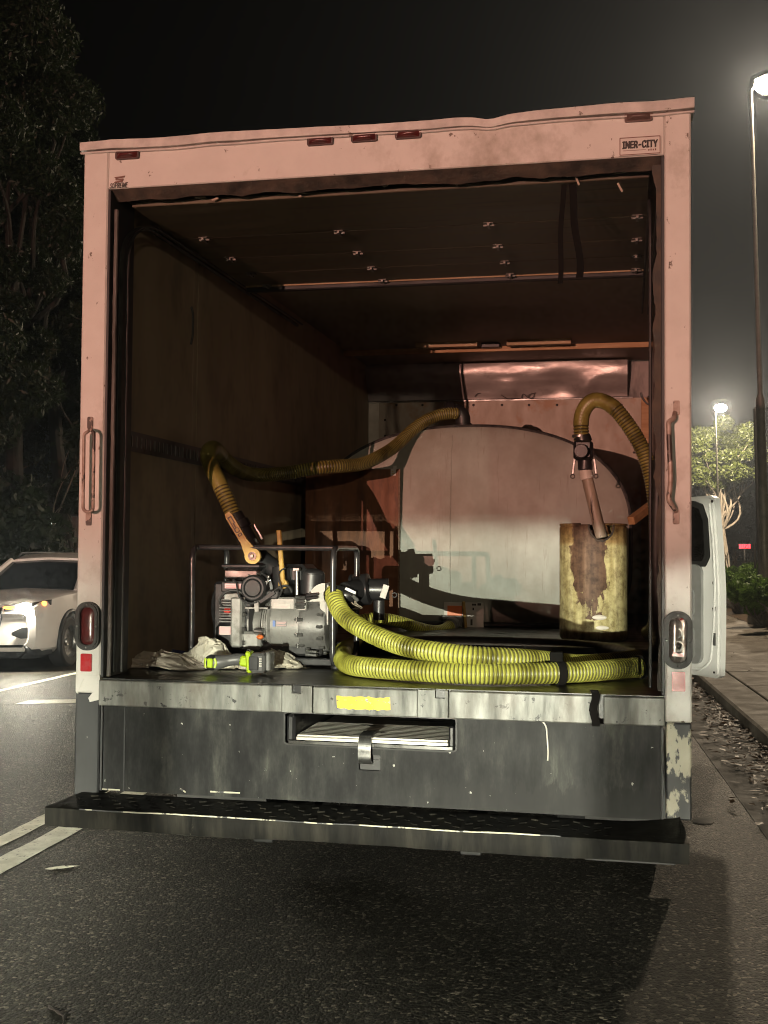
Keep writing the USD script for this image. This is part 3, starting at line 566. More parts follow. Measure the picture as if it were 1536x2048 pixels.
# body: walls, roof, floor, front wall
yf = 5.19
for k in range(5):
    y0, y1 = .115+1.016*k, .115+1.016*(k+1)-.003
    truck.add('wall_panel', box(-1.182, -1.170, y0, y1, 0, 2.10, .001), 'inner_ply')
    truck.add('wall_panel', box(1.170, 1.182, y0, y1, 0, 2.10, .001), 'inner_metal')
truck.add('side_skin', box(XL, XL+.03, .111, yf+.03, -.12, ZT-.02, .004), 'white_paint', label='outer left side of the box')
truck.add('side_skin', box(XR-.03, XR, .111, yf+.03, -.12, ZT-.02, .004), 'white_paint', label='outer right side of the box')
truck.add('ceiling', box(-1.182, 1.182, .112, yf+.002, 2.101, 2.113, 0), 'ceiling_skin')
truck.add('roof', box(XL+.001, XR-.001, .131, yf+.03, 2.16, 2.19, .004), 'white_paint')
truck.add('floor', box(-1.169, 1.169, .02, yf, -.09, 0, 0), 'floor_mat')
pts = []
hole = [sbox(.33+.05*k, .984, .342+.05*k, 1.032) for k in range(90)]
strip = sbox(.16, .962, 5.0, 1.052).difference(unary_union(hole))
et = ext(strip, 0, .004); v = et.vertices.copy(); et.vertices = np.stack([-1.1700+.0065-v[:,1], v[:,0], v[:,2]], 1); et.fix_normals()
e = truck.add('cargo_rail', et, 'etrack_steel', label='slotted tie-down rail along the left wall')
truck.add('rail_edge_glint', cat(*[box(-1.1655, -1.1610, .343+.05*k, .3465+.05*k, .984, 1.032, 0) for k in range(26)]), 'zinc', parent=e, kind='stuff')  # bright strips put the light caught by the slot edges into the colour
truck.add('wall_batten', box(-1.1695, -1.166, 1.18, 1.25, .02, 2.09, .001), 'inner_ply')
truck.add('tie_ring', tube(arcs([(-1.160, 1.07, 1.56),(-1.150,1.07,1.60),(-1.150,1.07,1.72),(-1.160,1.07,1.75)], .02), .006, 8), 'track_steel')
fw = truck.add('front_wall', box(-1.169, 1.169, yf+.001, yf+.02, 0, 1.795, .001), 'front_ply')
truck.add('corner_angle', box(-1.169, -1.08, yf-.006, yf, 0, 1.79, .001), 'white_collar', parent=fw)
truck.add('top_strip', box(-1.169, 1.03, yf-.010, yf, 1.79, 1.803, .001), 'chrome', parent=fw)
for k, px in enumerate((793,845,898,947,1004,1058,1114,1243)):
    c = ty(px, 810, yf-.001); truck.add('screw', sphere((c[0], yf-.001, c[2]), .011, 1, (1,.4,1)), 'print_dark', parent=fw)
for px, py in ((770,840),(770,872),(1268,905)):
    c = ty(px, py, yf-.001); truck.add('screw', sphere((c[0], yf-.001, c[2]), .010, 1, (1,.4,1)), 'print_dark', parent=fw)
def sheet(x0, x1, dent):
    def f(u, v):
        X = x0+(x1-x0)*u; z = 1.803+.29*v
        y = yf - .04 - .10*np.sin(np.pi*.5*v)**1.6 - .02*np.sin(np.pi*v)
        d = meshkit.fbm(np.stack([X*2.2, v*2.2, 0*u+dent], -1), 3, 5)-.5
        y = y + d*.05*np.sin(np.pi*np.clip(v,.02,1))
        if dent: y = y + .03*np.exp(-((X-.45)/.12)**2-((v-.35)/.3)**2) - .022*np.exp(-((X-.02)/.10)**2-((v-.3)/.25)**2)-.03*np.exp(-((X-.66)/.07)**2-((v-.25-.8*(X-.66))/.18)**2)
        return np.stack([X, y, z], -1)
    return grid(90, 26, f)
truck.add('upper_sheet', sheet(-1.165, -.366, 0), 'alu_dull', label='dark left metal sheet above the front wall')
truck.add('upper_sheet', sheet(-.362, .985, 1), 'alu_sheet', label='crumpled bright metal sheet above the front wall')
truck.add('upper_backing', box(-1.169, 1.169, yf+.012, yf+.02, 1.796, 2.10, 0), 'inner_metal')
sc = lambda *p: tube(spline([np.array([ty(a, b, yf-.06)[0], yf-.075, ty(a, b, yf-.06)[2]]) for a, b in p], .01)[0], .0035, 6)
for q in (((950,794),(955,788),(962,787)), ((1003,790),(1012,796),(1027,797)), ((1043,797),(1050,790),(1056,795),(1062,788),(1068,788),(1066,795),(1058,797),(1072,786))): truck.add('pen_mark', sc(*q), 'print_dark')
truck.add('front_stud', box(1.095, 1.165, yf-.045, yf, 0, 1.79, .003), 'new_lumber', label='orange wooden stud at the right of the front wall')
truck.add('loose_wire', tube(spline([ty(a, b, 4.9) for a, b in ((1282,785),(1290,803),(1300,810),(1318,806))], .01)[0], .008, 6), 'black_plastic')
hb = truck.add('roof_batten', box(-1.165, 1.165, 4.27, 4.31, 2.045, 2.084, .002), 'new_lumber', label='long wooden batten across the roof')
dl = truck.add('dome_light', box(*(lambda a: (a[0], a[1]))(rect(963,677,1000,692,4.22)), 4.2, 4.265, 2.062, 2.098, .004), 'engine_black', label='small dome lamp at the middle of the batten')
a, b, c, d = rect(966,677,997,680,4.19); truck.add('lamp_lens', box(a, b, 4.19, 4.199, 2.086, 2.094, .002), 'chrome', parent=dl)
for r in ((831,679,954,695),(1013,674,1142,690)):
    a, b, c, d = rect(*r, 4.12); cz = (c+d)/2
    truck.add('wood_block', obox((a, 4.15, cz), (b, 4.15, cz), .06, .052), 'pale_lumber', label='short wooden block on the batten %s the dome lamp' % ('left of' if b < .1 else 'right of'))
# pull straps hanging from the door
def band(pts, w=.022):
    P = spline(pts, .02)[0]; n = len(P)
    V = np.concatenate([P+[w/2,0,0], P-[w/2,0,0], P-[w/2,-.003,0], P+[w/2,.003,0]]); F = []
    for a, b in ((0,1),(1,2),(2,3),(3,0)):
        for i in range(n-1): F += [[a*n+i, b*n+i, b*n+i+1],[a*n+i, b*n+i+1, a*n+i+1]]
    return trimesh.Trimesh(V, F, process=False)
ps = [np.array([[1128,345],[1126,400],[1121,470],[1122,530],[1120,570]]), np.array([[1140,345],[1147,400],[1149,450],[1160,520],[1158,560]])]
for k, p in enumerate(ps):
    truck.add('pull_strap', band([ty(a, b, .16) for a, b in p], .028 if k else .020), 'strap_web')
# sill, stickers, latch plates
zs = -.108
for x0, x1 in ((IL-.004,-.335),(-.213,.205),(.322,.885),(.902,IR+.002)):
    truck.add('sill_plate', box(x0+.001, x1-.001, -.006, .08, zs, -.004, .004), 'sill_metal')
for x0, x1, px in ((-.334,-.214,594),(.206,.321,881)):
    cx = ty(px, 1372, 0)[0]
    poly = sbox(x0, zs+.002, x1, -.002).difference(sbox(cx-.019, -.032, cx+.019, 0))
    truck.add('latch_plate', ext(poly, -.011, .02), 'sill_metal', label='notched latch plate %s of the yellow sticker' % ('left' if x1 < 0 else 'right'))
    truck.add('latch_slot', box(cx-.021, cx+.021, .012, .03, -.034, -.004, 0), 'black_plastic')
a, b, c, d = rect(673, 1389, 781, 1421, -.006)
rg = [(a+.004*random.random(), c+.004*random.random())] + [(a+(b-a)*t, c-.003+.006*random.random()) for t in np.linspace(.08,.92,12)] + [(b, c+.002),(b-.002, d-.004)] + [(b-(b-a)*t, d-.002-.007*random.random()) for t in np.linspace(.06,.94,14)] + [(a, d-.004)]
st = truck.add('yellow_sticker', ext(Polygon(rg).buffer(0), -.0078, -.005), 'sticker_yellow', label='worn yellow warning sticker on the sill')
for i in range(9):
    x0 = a+.008+i*(b-a-.02)/9+.004*random.random(); z0 = d-.018-.006*random.random()-(.016 if i % 4 == 2 else 0); w_ = .004+.008*random.random()
    truck.add('worn_print', box(x0, x0+w_, -.0086, -.0074, z0, z0+.0022, 0), 'label_mark', parent=st)
truck.add('door_strap', band([ty(1188,1380,-.02), ty(1192,1396,-.025), ty(1186,1418,-.022), ty(1190,1436,-.020), ty(1191,1455,-.018)], .030), 'strap_web', label='black pull strap hanging over the sill')
# apron under the sill with the ramp slot
ax0, ax1, az0 = IL+.014, IR-.014, -.452
slot = Polygon([tuple(ty(p[0], p[1], 0)[[0,2]]) for p in ((568,1425),(912,1437),(912,1503),(880,1503),(568,1488))]).buffer(-.012).buffer(.012)
slot2 = rrect(*(lambda r: (r[0]-.002, r[1]+.004, r[2]-.004, r[3]+.004))(rect(718,1512,757,1541,0)), .006)
apron = sbox(ax0, az0, ax1, zs-.001).difference(slot).difference(slot2)
truck.add('rear_apron', ext(apron, .012, .020), 'apron_steel', label='stained grey steel apron under the sill')
for s in (0, 1):
    x = IL+.004 if s == 0 else IR-.013
    truck.add('apron_flange', box(x, x+.009, .004, .06, az0, zs-.002, .001), 'dark_paint')
truck.add('apron_bead', box(ax0+.09, ax0+.096, .0085, .0125, az0, zs-.006, .0), 'dark_paint')
truck.add('slot_frame', ext(slot.buffer(.004).difference(slot.buffer(-.003)), .006, .016), 'black_rubber')
a, b, c, d = rect(568, 1425, 912, 1503, 0)
truck.add('slot_well', cat(box(a-.03, b+.03, .021, 2.2, zs-.006, zs-.001, 0), box(a-.03, b+.03, 2.2, 2.21, az0+.1, zs-.001, 0), box(a-.03, b+.03, .022, 2.2, az0+.16, az0+.17, 0), box(a-.035,a-.03,.021,2.2,az0+.16,zs,0), box(b+.03,b+.035,.021,2.2,az0+.16,zs,0)), 'black_plastic')
ramp = truck.add('loading_ramp', box(a+.052, b-.030, -.004, 2.0, c-.003+.02, c+.012+.02, .002), 'ramp_alu', label='ribbed aluminium ramp stored in the slot')
for k in range(11):
    y0 = .000+.030*k
    truck.add('ramp_rib', obox((a+.054, y0+.010, c+.036+.0005*k), (b-.032, y0+.010, c+.036+.0005*k), .013, .009, c=.002), 'ramp_alu', parent=ramp)
truck.add('ramp_lip', box(a+.02, b-.01, -.010, .004, c+.002, c+.020, .003), 'chrome', parent=ramp)
truck.add('ramp_side', box(a+.012, a+.046, -.006, 1.0, c+.004, c+.118, .012), 'black_plastic', parent=ramp)
truck.add('ramp_side', box(b-.028, b-.006, -.004, 1.0, c+.004, c+.095, .008), 'black_plastic', parent=ramp)
h0 = ty(732, 1478, -.01)
from shapely.geometry import LineString
def strapx(path, x0, x1, th):
    g = LineString(path).buffer(th/2, 4); m = trimesh.creation.extrude_polygon(g, x1-x0, engine='earcut'); v = m.vertices.copy()
    m.vertices = np.stack([v[:,2]+x0, v[:,0], v[:,1]], 1); m.fix_normals(); return m
lp = arcs([(0,.06,c+.052),(0,-.014,c+.046),(0,-.032,c+.012),(0,-.030,c-.045),(0,-.004,c-.062),(0,.025,c-.058)], .03, 5)
lt = truck.add('ramp_latch', strapx([(p[1],p[2]) for p in lp], h0[0]-.026, h0[0]+.024, .006), 'zinc', label='steel latch hooked over the ramp edge')
truck.add('latch_hole', box(*(lambda r: (r[0]-.006, r[1]+.008, .03, .04, r[2]-.008, r[3]+.01))(rect(718,1512,757,1541,0)), 0), 'black_plastic')
dr = [ty(p[0], p[1], .01) for p in ((1080,1441),(1090,1449),(1094,1470),(1096,1500),(1095,1524))]
truck.add('paint_run', tube(spline(dr, .01)[0]+[0,-.000,0], .003, 6), 'white_collar', label='thin white paint run down the apron')
for pts in (((360,1577),(372,1585)),((1060,1636),(1175,1640)),((200,1578),(240,1580)),((420,1583),(480,1586))):
    p0, p1 = ty(*pts[0], .011), ty(*pts[1], .011); truck.add('bare_edge', obox(p0, p1, .006, .010 if pts[0][0] == 1060 else .0035, up=(0,1,0)), 'pale_lumber' if pts[0][0] == 1060 else 'peeled_paint')
# step bumper
zb0, zb1 = -.530, -.456
def bump(u):                                        # edge waviness along the bumper
    return .004*(meshkit.fbm(np.stack([u*9, 0*u, 0*u], -1), seed=12)-.5)*2
nb = 100; u = np.linspace(0, 1, nb); X = -1.184+2.38*u; lift = .040*np.clip((X-.93)/.26, 0, 1)**2
ring = [(X, -.30+bump(u), zb0+0*u+bump(u+3)), (X, -.302+bump(u), zb1-.004+bump(u+7)), (X, -.292+bump(u), zb1+bump(u+7)), (X-.02*(u>.99), np.full(nb,.01), zb1-.006+lift*.7), (X, np.full(nb,.02), zb0+.03+lift*.5)]
V = np.concatenate([np.stack(r, 1) for r in ring]); F = []; m = len(ring)
for k in range(m):
    a_, b_ = k*nb, ((k+1)%m)*nb
    for i in range(nb-1): F += [[a_+i, a_+i+1, b_+i+1],[a_+i, b_+i+1, b_+i]]
for i in (0, nb-1): F += [[i, k*nb+i, (k+1)*nb+i] for k in range(1, m-1)]
t = trimesh.Trimesh(V, F, process=False); t.fix_normals()
bp = truck.add('step_bumper', t, 'bumper_plate', label='long dark step bumper below the apron', smooth=25)
tread = []
for i in range(30):
    for j in range(4):
        x = -1.13+.076*i+(.038 if j % 2 else 0); y = -.25+.06*j
        if x < .95: tread.append(obox((x-.012, y-.008*(1 if (i+j)%2 else -1), zb1-.002), (x+.012, y+.008*(1 if (i+j)%2 else -1), zb1-.002), .007, .006, c=.001))
truck.add('tread_pattern', cat(*tread), 'bumper_plate', parent=bp, kind='stuff')
truck.add('worn_edge', tube(np.stack([X[6:82], -.3035+bump(u)[6:82], zb1-.002+bump(u+7)[6:82]], 1), .0028, 6), 'peeled_paint', parent=bp)
truck.add('bumper_stay', box(-.45, -.37, .0, .6, -.62, -.50, .004), 'dark_paint'); truck.add('bumper_stay', box(.37, .45, .0, .6, -.62, -.50, .004), 'dark_paint')
# chassis, wheels, cab (mostly hidden by the box)
truck.add('chassis_rail', box(-.43, -.35, .3, 8.3, -.36, -.18, .01), 'dark_paint'); truck.add('chassis_rail', box(.35, .43, .3, 8.3, -.36, -.18, .01), 'dark_paint')
def wheel(x, y, w=.22):
    r = .37; o = (x-w/2, y, -.66)
    t = truck.add('wheel', lathe([(.21,0),(.33,0),(r-.012,.015),(r,.05),(r,w-.05),(r-.012,w-.015),(.33,w),(.21,w)], o, (1,0,0), 32), 'tyre')
    truck.add('rim', lathe([(.02,w*.3),(.10,w*.3),(.12,w*.5),(.20,w*.45),(.212,w*.8),(.212,w*.2),(.12,w*.25)], o, (1,0,0), 24), 'steel_rim', parent=t)
for s in (-1, 1):
    for dx in (0, .27): wheel(s*(1.03-dx), 1.75)
    wheel(s*.90, 7.0)
truck.add('axle', cyl((-.95,1.75,-.66),(.95,1.75,-.66), .06), 'dark_paint')
for s in (-1, 1): truck.add('mud_flap', box(s*1.03-.24, s*1.03+.24 if s < 0 else 1.21, 1.24, 1.25, -.93, -.30, .002), 'black_rubber')
cabp = Polygon([(5.27,-.55),(5.27,1.02),(5.4,1.10),(6.0,1.10),(6.75,.42),(7.75,.25),(7.95,.05),(7.97,-.5)])
c_ = ext(cabp, -.98, .98); v = c_.vertices.copy(); c_.vertices = np.stack([v[:,1], v[:,0], v[:,2]], 1); c_.fix_normals()
truck.add('cab', c_, 'van_white', label='white van style cab ahead of the box')
truck.add('windshield', obox((0,6.02,1.085),(0,6.74,.43), 1.7, .01, up=(0,0,1)), 'suv_glass')
# open right cab door: hinge forward, free edge towards the camera
HN, FE = np.array([1.02, 6.06]), np.array([1.735, 5.25]); du = (FE-HN)/np.linalg.norm(FE-HN); nu = np.array([-du[1], du[0]]);
if nu[1] > 0: nu = -nu
DL = np.linalg.norm(FE-HN)
def dpt(u_, z, off=0.0): 
    q = HN+du*u_+nu*off; return np.array([q[0], q[1], z])
def dplate(poly, o0, o1):
    ms = []
    for g in getattr(poly, 'geoms', [poly]):
        m = trimesh.creation.extrude_polygon(g, o1-o0, engine='earcut'); v = m.vertices.copy()
        m.vertices = np.stack([HN[0]+du[0]*v[:,0]+nu[0]*(v[:,2]+o0), HN[1]+du[1]*v[:,0]+nu[1]*(v[:,2]+o0), v[:,1]], 1); m.fix_normals(); ms.append(m)
    return cat(*ms)
outer = Polygon([(0,-.44),(DL-.04,-.462),(DL,-.44),(DL+.012,-.1),(DL+.014,.25),(DL-.01,.6),(DL-.05,.98),(DL-.10,1.005),(.38,.99),(.02,.45)])
win = Polygon([(.16,.47),(DL-.17,.47),(DL-.14,.52),(DL-.16,.80),(DL-.205,.90),(DL-.28,.925),(.46,.91)])
dr_ = truck.add('cab_door', cat(dplate(outer.difference(win.buffer(.01)), -.02, .035), dplate(outer.buffer(-.022).difference(win.buffer(.05)), .034, .050)), 'van_white', label='open white cab door right of the box', smooth=30)
truck.add('window_seal', dplate(win.buffer(.042).difference(win.buffer(-.003)), .030, .058), 'black_rubber', parent=dr_)
truck.add('window_glass', dplate(win.buffer(.012), .002, .006), 'door_glass', parent=dr_)
truck.add('door_trim', cat(dplate(rrect(.05, DL-.165, -.36, .445, .07), .049, .078), dplate(rrect(.09, DL-.235, -.33, -.06, .05), .077, .092), dplate(rrect(.09, DL-.235, .02, .25, .05), .077, .094)), 'van_trim', parent=dr_)
truck.add('armrest', dplate(rrect(.15, DL-.25, -.02, .035, .02), .078, .14), 'van_trim', parent=dr_)
bead = arcs([dpt(DL-.10,.94,.05), dpt(DL-.055,.60,.05), dpt(DL-.040,.25,.05), dpt(DL-.055,-.1,.05), dpt(DL-.09,-.34,.05), dpt(DL-.2,-.41,.05), dpt(.2,-.40,.05)], .12, 6)
truck.add('door_bead', tube(bead, .010, 8), 'van_white', parent=dr_)
truck.add('door_latch', dplate(rrect(DL-.058, DL-.03, -.20, -.10, .004), .049, .056), 'cast_alu_dark', parent=dr_)
for z, r_ in ((.955,.012),(.30,.016),(-.415,.010)): truck.add('door_hole', dplate(Point(DL-.068 if z>.5 else DL-.05, z).buffer(r_), .049, .052), 'print_dark', parent=dr_)
truck.add('door_catch', dplate(Polygon([(DL-.07,.10),(DL-.03,.11),(DL-.035,.075),(DL-.055,.06)]), .049, .053), 'print_dark', parent=dr_)
# ================================================================== the cargo
DECK = .055
single('floor_tray', ext(rrect(-.75, 1.155, 0, DECK, .02), 1.50, 5.0), 'floor_mat', truck=True, base=(.2,3.2,0), label='low black tray under tank and drum', cat='tray')
# the oval tank
TX, TZ, TA, TB, TY0, TY1 = -.02, .70, 1.035, .645, 3.0, 4.95
th = np.linspace(0, 2*np.pi, 96, endpoint=False)
def oval(s=1.0, e=2.25):
    c, q = np.cos(th), np.sin(th); ex = np.where(q < 0, 2/5.5, 2/e)
    return np.stack([TX+TA*s*np.sign(c)*np.abs(c)**ex, TZ+TB*s*np.sign(q)*np.abs(q)**ex*np.where(q < 0, .975, 1)], 1)
tank = Thing('water_tank', 'big oval metal tank across the front of the box', 'tank', (TX, 4.0, DECK), truck=True)
rings = [(0.0, -.10), (.15,-.099), (.3,-.096), (.45,-.090), (.6,-.079), (.72,-.067), (.82,-.052), (.90,-.036), (.95,-.022), (.98,-.009), (.99, .002)]
V = [np.array([TX, TY0-.10, TZ])]; F = []
for s_, y in rings[1:]:
    o = oval(s_); V += [np.array([a, TY0+y, b]) for a, b in o]
n = 96
for j in range(n): F.append([0, 1+(j+1)%n, 1+j])
for k in range(len(rings)-2):
    for j in range(n):
        a, b, c, d = 1+k*n+j, 1+k*n+(j+1)%n, 1+(k+1)*n+(j+1)%n, 1+(k+1)*n+j; F += [[a,b,c],[a,c,d]]
V = np.array(V); 
dn = .012*(meshkit.fbm(np.stack([V[:,0]*1.6, V[:,2]*1.6, 0*V[:,0]], -1), 3, 8)-.5); V[:,1] += dn
tank.add('end_cap', trimesh.Trimesh(V, np.array(F), process=False), 'tank_skin', smooth=True)
def hoop(s, y0, y1):
    a, b = oval(s), oval(s); V = np.concatenate([np.stack([a[:,0], 0*a[:,0]+y0, a[:,1]],1), np.stack([b[:,0], 0*b[:,0]+y1, b[:,1]],1)])
    F = []
    for j in range(n): F += [[j,(j+1)%n,n+(j+1)%n],[j,n+(j+1)%n,n+j]]
    t = trimesh.Trimesh(V, F, process=False); return t
tank.add('shell', hoop(.992, TY0+.004, TY1), 'tank_shell')
bo = oval(.992); tank.add('back_cap', trimesh.Trimesh(np.vstack([np.stack([bo[:,0], 0*bo[:,0]+TY1, bo[:,1]],1), [[TX,TY1,TZ]]]), [[j,n,(j+1)%n] for j in range(n)], process=False), 'tank_shell')
o = oval(.993); P = np.stack([o[:,0], 0*o[:,0]+TY0+.004, o[:,1]], 1); P = np.vstack([P, P[:2]])
tank.add('rim', tube(P, .013, 8, caps=False), 'tank_rim')
def capy(x, z): 
    r = np.hypot((x-TX)/TA, (z-TZ)/TB); return TY0 + np.interp(r, [a for a,_ in rings], [b for _,b in rings])
seam = np.array([[x, capy(x, z)-.002, z] for x, z in [(-.115+.0*z, z) for z in np.linspace(.13, 1.28, 14)]])
tank.add('weld_seam', tube(seam, .0035, 6), 'tank_skin')
ec = ty(923, 850, 3.16)
el = arcs([(ec[0]+.01,3.16,1.30),(ec[0]+.01,3.16,1.455),(ec[0]-.11,3.12,1.465)], .07, 6)
tank.add('fill_elbow', cat(tube(el, .050, 16), cyl((ec[0]+.01,3.16,1.29),(ec[0]+.01,3.16,1.375), .066, 20, .006), cyl((ec[0]-.055,3.14,1.461),(ec[0]-.10,3.122,1.465), .058, 20, .004)), 'black_plastic')
# outlet valve and placards at the foot of the tank
a, b, c, d = rect(889, 1204, 968, 1259, 2.945)
pc = tank.add('placard', box(a, b, 2.918, 2.926, c, d, .001), 'label_white', label='white placard with a red field low on the tank')
r_ = rect(896, 1211, 925, 1236, 2.94); tank.add('red_field', box(r_[0], r_[1], 2.9145, 2.9185, r_[2], r_[3], 0), 'orange_part', parent=pc)
for p in ((945,1207,953,1211),(956,1206,963,1211),(946,1215,949,1220),(930,1236,934,1252),(942,1238,946,1250)):
    q = rect(*p, 2.94); tank.add('placard_mark', box(q[0], q[1], 2.9150, 2.9185, q[2], q[3], 0), 'print_dark', parent=pc)
vc = ty(907, 1252, 2.90)
tank.add('outlet_valve', cat(box(vc[0]-.058, vc[0]+.058, 2.86, 2.945, vc[2]-.005, vc[2]+.062, .01), cyl((vc[0],2.75,vc[2]+.01),(vc[0],2.87,vc[2]+.02), .045, 18, .005), box(vc[0]-.066, vc[0]+.066, 2.845, 2.86, vc[2]+.045, vc[2]+.066, .004)), 'cast_alu_dark')
p0, p1 = ty(932, 1262, 2.84), ty(927, 1203, 2.90); tank.add('valve_stem', obox(p0, p1, .018, .014), 'brass')
tank.add('cradle', box(-1.0, .98, 2.935, 3.03, DECK, .085, .01), 'black_rubber', label='black cradle under the tank')
# small hose from the outlet
P, s_ = spline([(vc[0]-.01,2.78,vc[2]+.01), (vc[0]-.06,2.62,vc[2]-.02), (vc[0]-.20,2.45,.105), (vc[0]-.42,2.3,.10)], .004)
def hose(name, pts, r, material, label, pitch=.0165, amp=.09, plain=None, group=None, extra=None, cat_='hose', n=18):
    P, s_ = spline(pts, pitch/8)
    w = .5-.5*np.cos(2*np.pi*(s_/pitch+.04)); w = w**.6
    k = np.ones_like(s_)
    if plain is not None: k = np.array([plain(t) for t in s_/s_[-1]])
    R = r*(1-amp*k*(1-w))
    m = tube(P, R, n); base = P[len(P)//2]
    uu = np.repeat(s_/pitch, n); uv = np.stack([uu, np.tile(np.arange(n)/n, len(P))], 1); uv = np.vstack([uv, uv[0], uv[-1]])
    t = Thing(name, label, cat_, base, truck=True, group=group or 'ribbed hoses of the pump')
    if k.min() < .5: uv[:len(uu),0] = np.where(np.repeat(k, n) > .5, uu, .5)
    t.add('hose_wall', m, material, smooth=True, uv=uv)
    return t, P
t, P = hose('drain_hose', [(vc[0]-.0,2.76,vc[2]+.012), (vc[0]-.07,2.62,vc[2]-.015), (vc[0]-.22,2.42,.100), (vc[0]-.5,2.2,.10)], .036, 'hose_bright', 'short yellow hose stub on the valve at the foot of the tank', amp=.06)
# plywood board in front of the tank
YB = 2.86
bt, br = ty(797, 938, YB), ty(797, 1252, YB); bl = -1.06
board = Thing('plywood_board', 'reddish plywood board standing between pump and tank', 'board', (-.6, YB, DECK), truck=True)
top = bt[2]; sp = [bl, -.765, -.56, bt[0]-.001]
board.add('panel', box(bl, bt[0], YB, YB+.018, DECK+.002, top, .002), 'red_ply')
board.add('edge_strip', box(bt[0], bt[0]+.010, YB-.002, YB+.022, DECK+.002, top+.002, .002), 'ply_edge')
c_ = ty(787, 941, YB-.002); board.add('paper_tag', cat(box(c_[0]-.018, c_[0]+.016, YB-.003, YB-.0005, c_[2]-.032, c_[2]+.012, 0), box(c_[0]-.002, c_[0]+.020, YB-.0035, YB-.001, c_[2]+.006, c_[2]+.030, 0)), 'label_white', label='torn paper tag at the top right corner')
board.add('tag_print', cat(box(c_[0]-.010, c_[0]+.008, YB-.0045, YB-.003, c_[2]-.024, c_[2]-.018, 0), box(c_[0]-.012, c_[0]+.0, YB-.0045, YB-.003, c_[2]-.008, c_[2]-.003, 0)), 'brass')
# lower short board pieces right of the pump
for k, (x0, x1, y) in enumerate(((727,752,2.12),(765,796,2.15))):
    a, b, c, d = rect(x0, 1188 if k == 0 else 1183, x1, 1256, y)
# the drum with the wand in it
DR, DY = .192, 2.08
dl_, dr2 = ty(1118, 1150, DY), ty(1256, 1150, DY); DX = (dl_[0]+dr2[0])/2; DR = (dr2[0]-dl_[0])/2*.985; dtop = ty(1190, 1050, DY)[2]
drum = Thing('drum', 'stained yellow drum with brown drips standing before the tank', 'drum', (DX, DY, DECK), truck=True)
N = 64; zz = np.linspace(DECK+.001, dtop, 40); aa = np.linspace(0, 2*np.pi, N, endpoint=False)
def drumr(z):
    e = min(z-DECK, dtop-z); return DR - .012*np.clip(1-e/.02, 0, 1)**2
V, F = [], []
for iz, z in enumerate(zz):
    for a in aa: 
        r_ = drumr(z)*(1+.004*math.sin(3*a+z*5)); V.append((DX+r_*math.cos(a), DY+r_*math.sin(a), z))
nc = ty(1203, 1052, DY-DR)
V = np.array(V)
for iz in range(39):
    for j in range(N):
        q = [iz*N+j, iz*N+(j+1)%N, (iz+1)*N+(j+1)%N, (iz+1)*N+j]; cc = V[q].mean(0)
        if cc[1] < DY and ((cc[0]-nc[0])/.062)**2+((cc[2]-dtop)/.085)**2 < 1: continue
        F += [[q[0],q[1],q[2]],[q[0],q[2],q[3]]]
inner = V.copy(); inner[:,0] = DX+(V[:,0]-DX)*.965; inner[:,1] = DY+(V[:,1]-DY)*.965
drum.add('shell', cat(trimesh.Trimesh(V, F, process=False), trimesh.Trimesh(inner, [f[::-1] for f in F], process=False)), 'drum_skin', smooth=40)
drum.add('base', cyl((DX,DY,DECK),(DX,DY,DECK+.02), DR*.93, 40), 'drum_skin')
drum.add('rim', tube(np.array([(DX+DR*.975*math.cos(a), DY+DR*.975*math.sin(a), dtop) for a in np.linspace(-math.pi/2+.36, 1.5*math.pi-.36, 60)]), .006, 8), 'drum_skin')
drum.add('foam_lump', cat(sphere((nc[0]-.02, DY-DR*.97, DECK+.13), .03, 2, (1.6,.25,.5)), sphere((nc[0]-.03, DY-DR*.95, DECK+.075), .035, 2, (2.0,.25,.4))), 'white_collar', label='pale crusty lump near the foot')
drum.add('tear_edge', cat(*[tube(np.array([ [nc[0]+.066*math.cos(a), DY-math.sqrt(max(DR**2-(nc[0]+.066*math.cos(a)-DX)**2, .01))-.001, dtop+.088*math.sin(a)] for a in np.linspace(math.pi, 2*math.pi, 16)])+.002*rng.normal(size=(16,3)), .006, 6)]), 'seal_torn')
YW = 1.86
wand = Thing('transfer_wand', 'grimy pipe with black valve standing in the drum', 'pipe', ty(1203, 1080, YW), truck=True)
w0, w1 = ty(1174, 955, YW+.06), ty(1203, 1076, YW+.05)
wand.add('pipe', cyl(w1, w0, .031, 20, .003), 'grimy_pipe')
w2 = ty(1172, 940, YW+.06); d = (w0-w1)/np.linalg.norm(w0-w1)
wand.add('collar', cyl(w0-d*.01, w0+d*.045, .036, 20, .003), 'white_collar')
v0, v1, v2 = w0+d*.04, ty(1168, 905, YW+.06), ty(1163, 880, YW+.06)
wand.add('valve_body', cat(cyl(v0, ty(1170,918,YW+.06), .040, 18, .004), box(v1[0]-.055, v1[0]+.048, YW+.0, YW+.12, v1[2]-.045, v1[2]+.065, .016), cyl(v1+[.0,-.09,0.0], v1+[0,0,0], .028, 18, .004), cyl(v1+[0,.0,.05], v2+[0,0,.02], .047, 20, .004)), 'black_plastic')
wand.add('valve_knob', cyl(v1+[-.012,-.105,.0], v1+[-.012,-.085,.0], .038, 18, .004), 'engine_black')
for s in (-1, 1):
    p = w0+d*.06+np.array([s*.052,-.01,-.02]); wand.add('cam_lever', cat(obox(p+[0,0,.06], p+[s*.01,0,-.02], .016, .012), lathe([(.008,-.003),(.014,0),(.008,.003),(.008,-.003)], p+[s*.010,0,-.032], (0,1,0), 12)), 'zinc')
wand.add('clamp', lathe([(.042,-.008),(.046,-.006),(.046,.006),(.042,.008)], ty(1161, 873, YW+.06), (.02,0,1), 24), 'zinc')
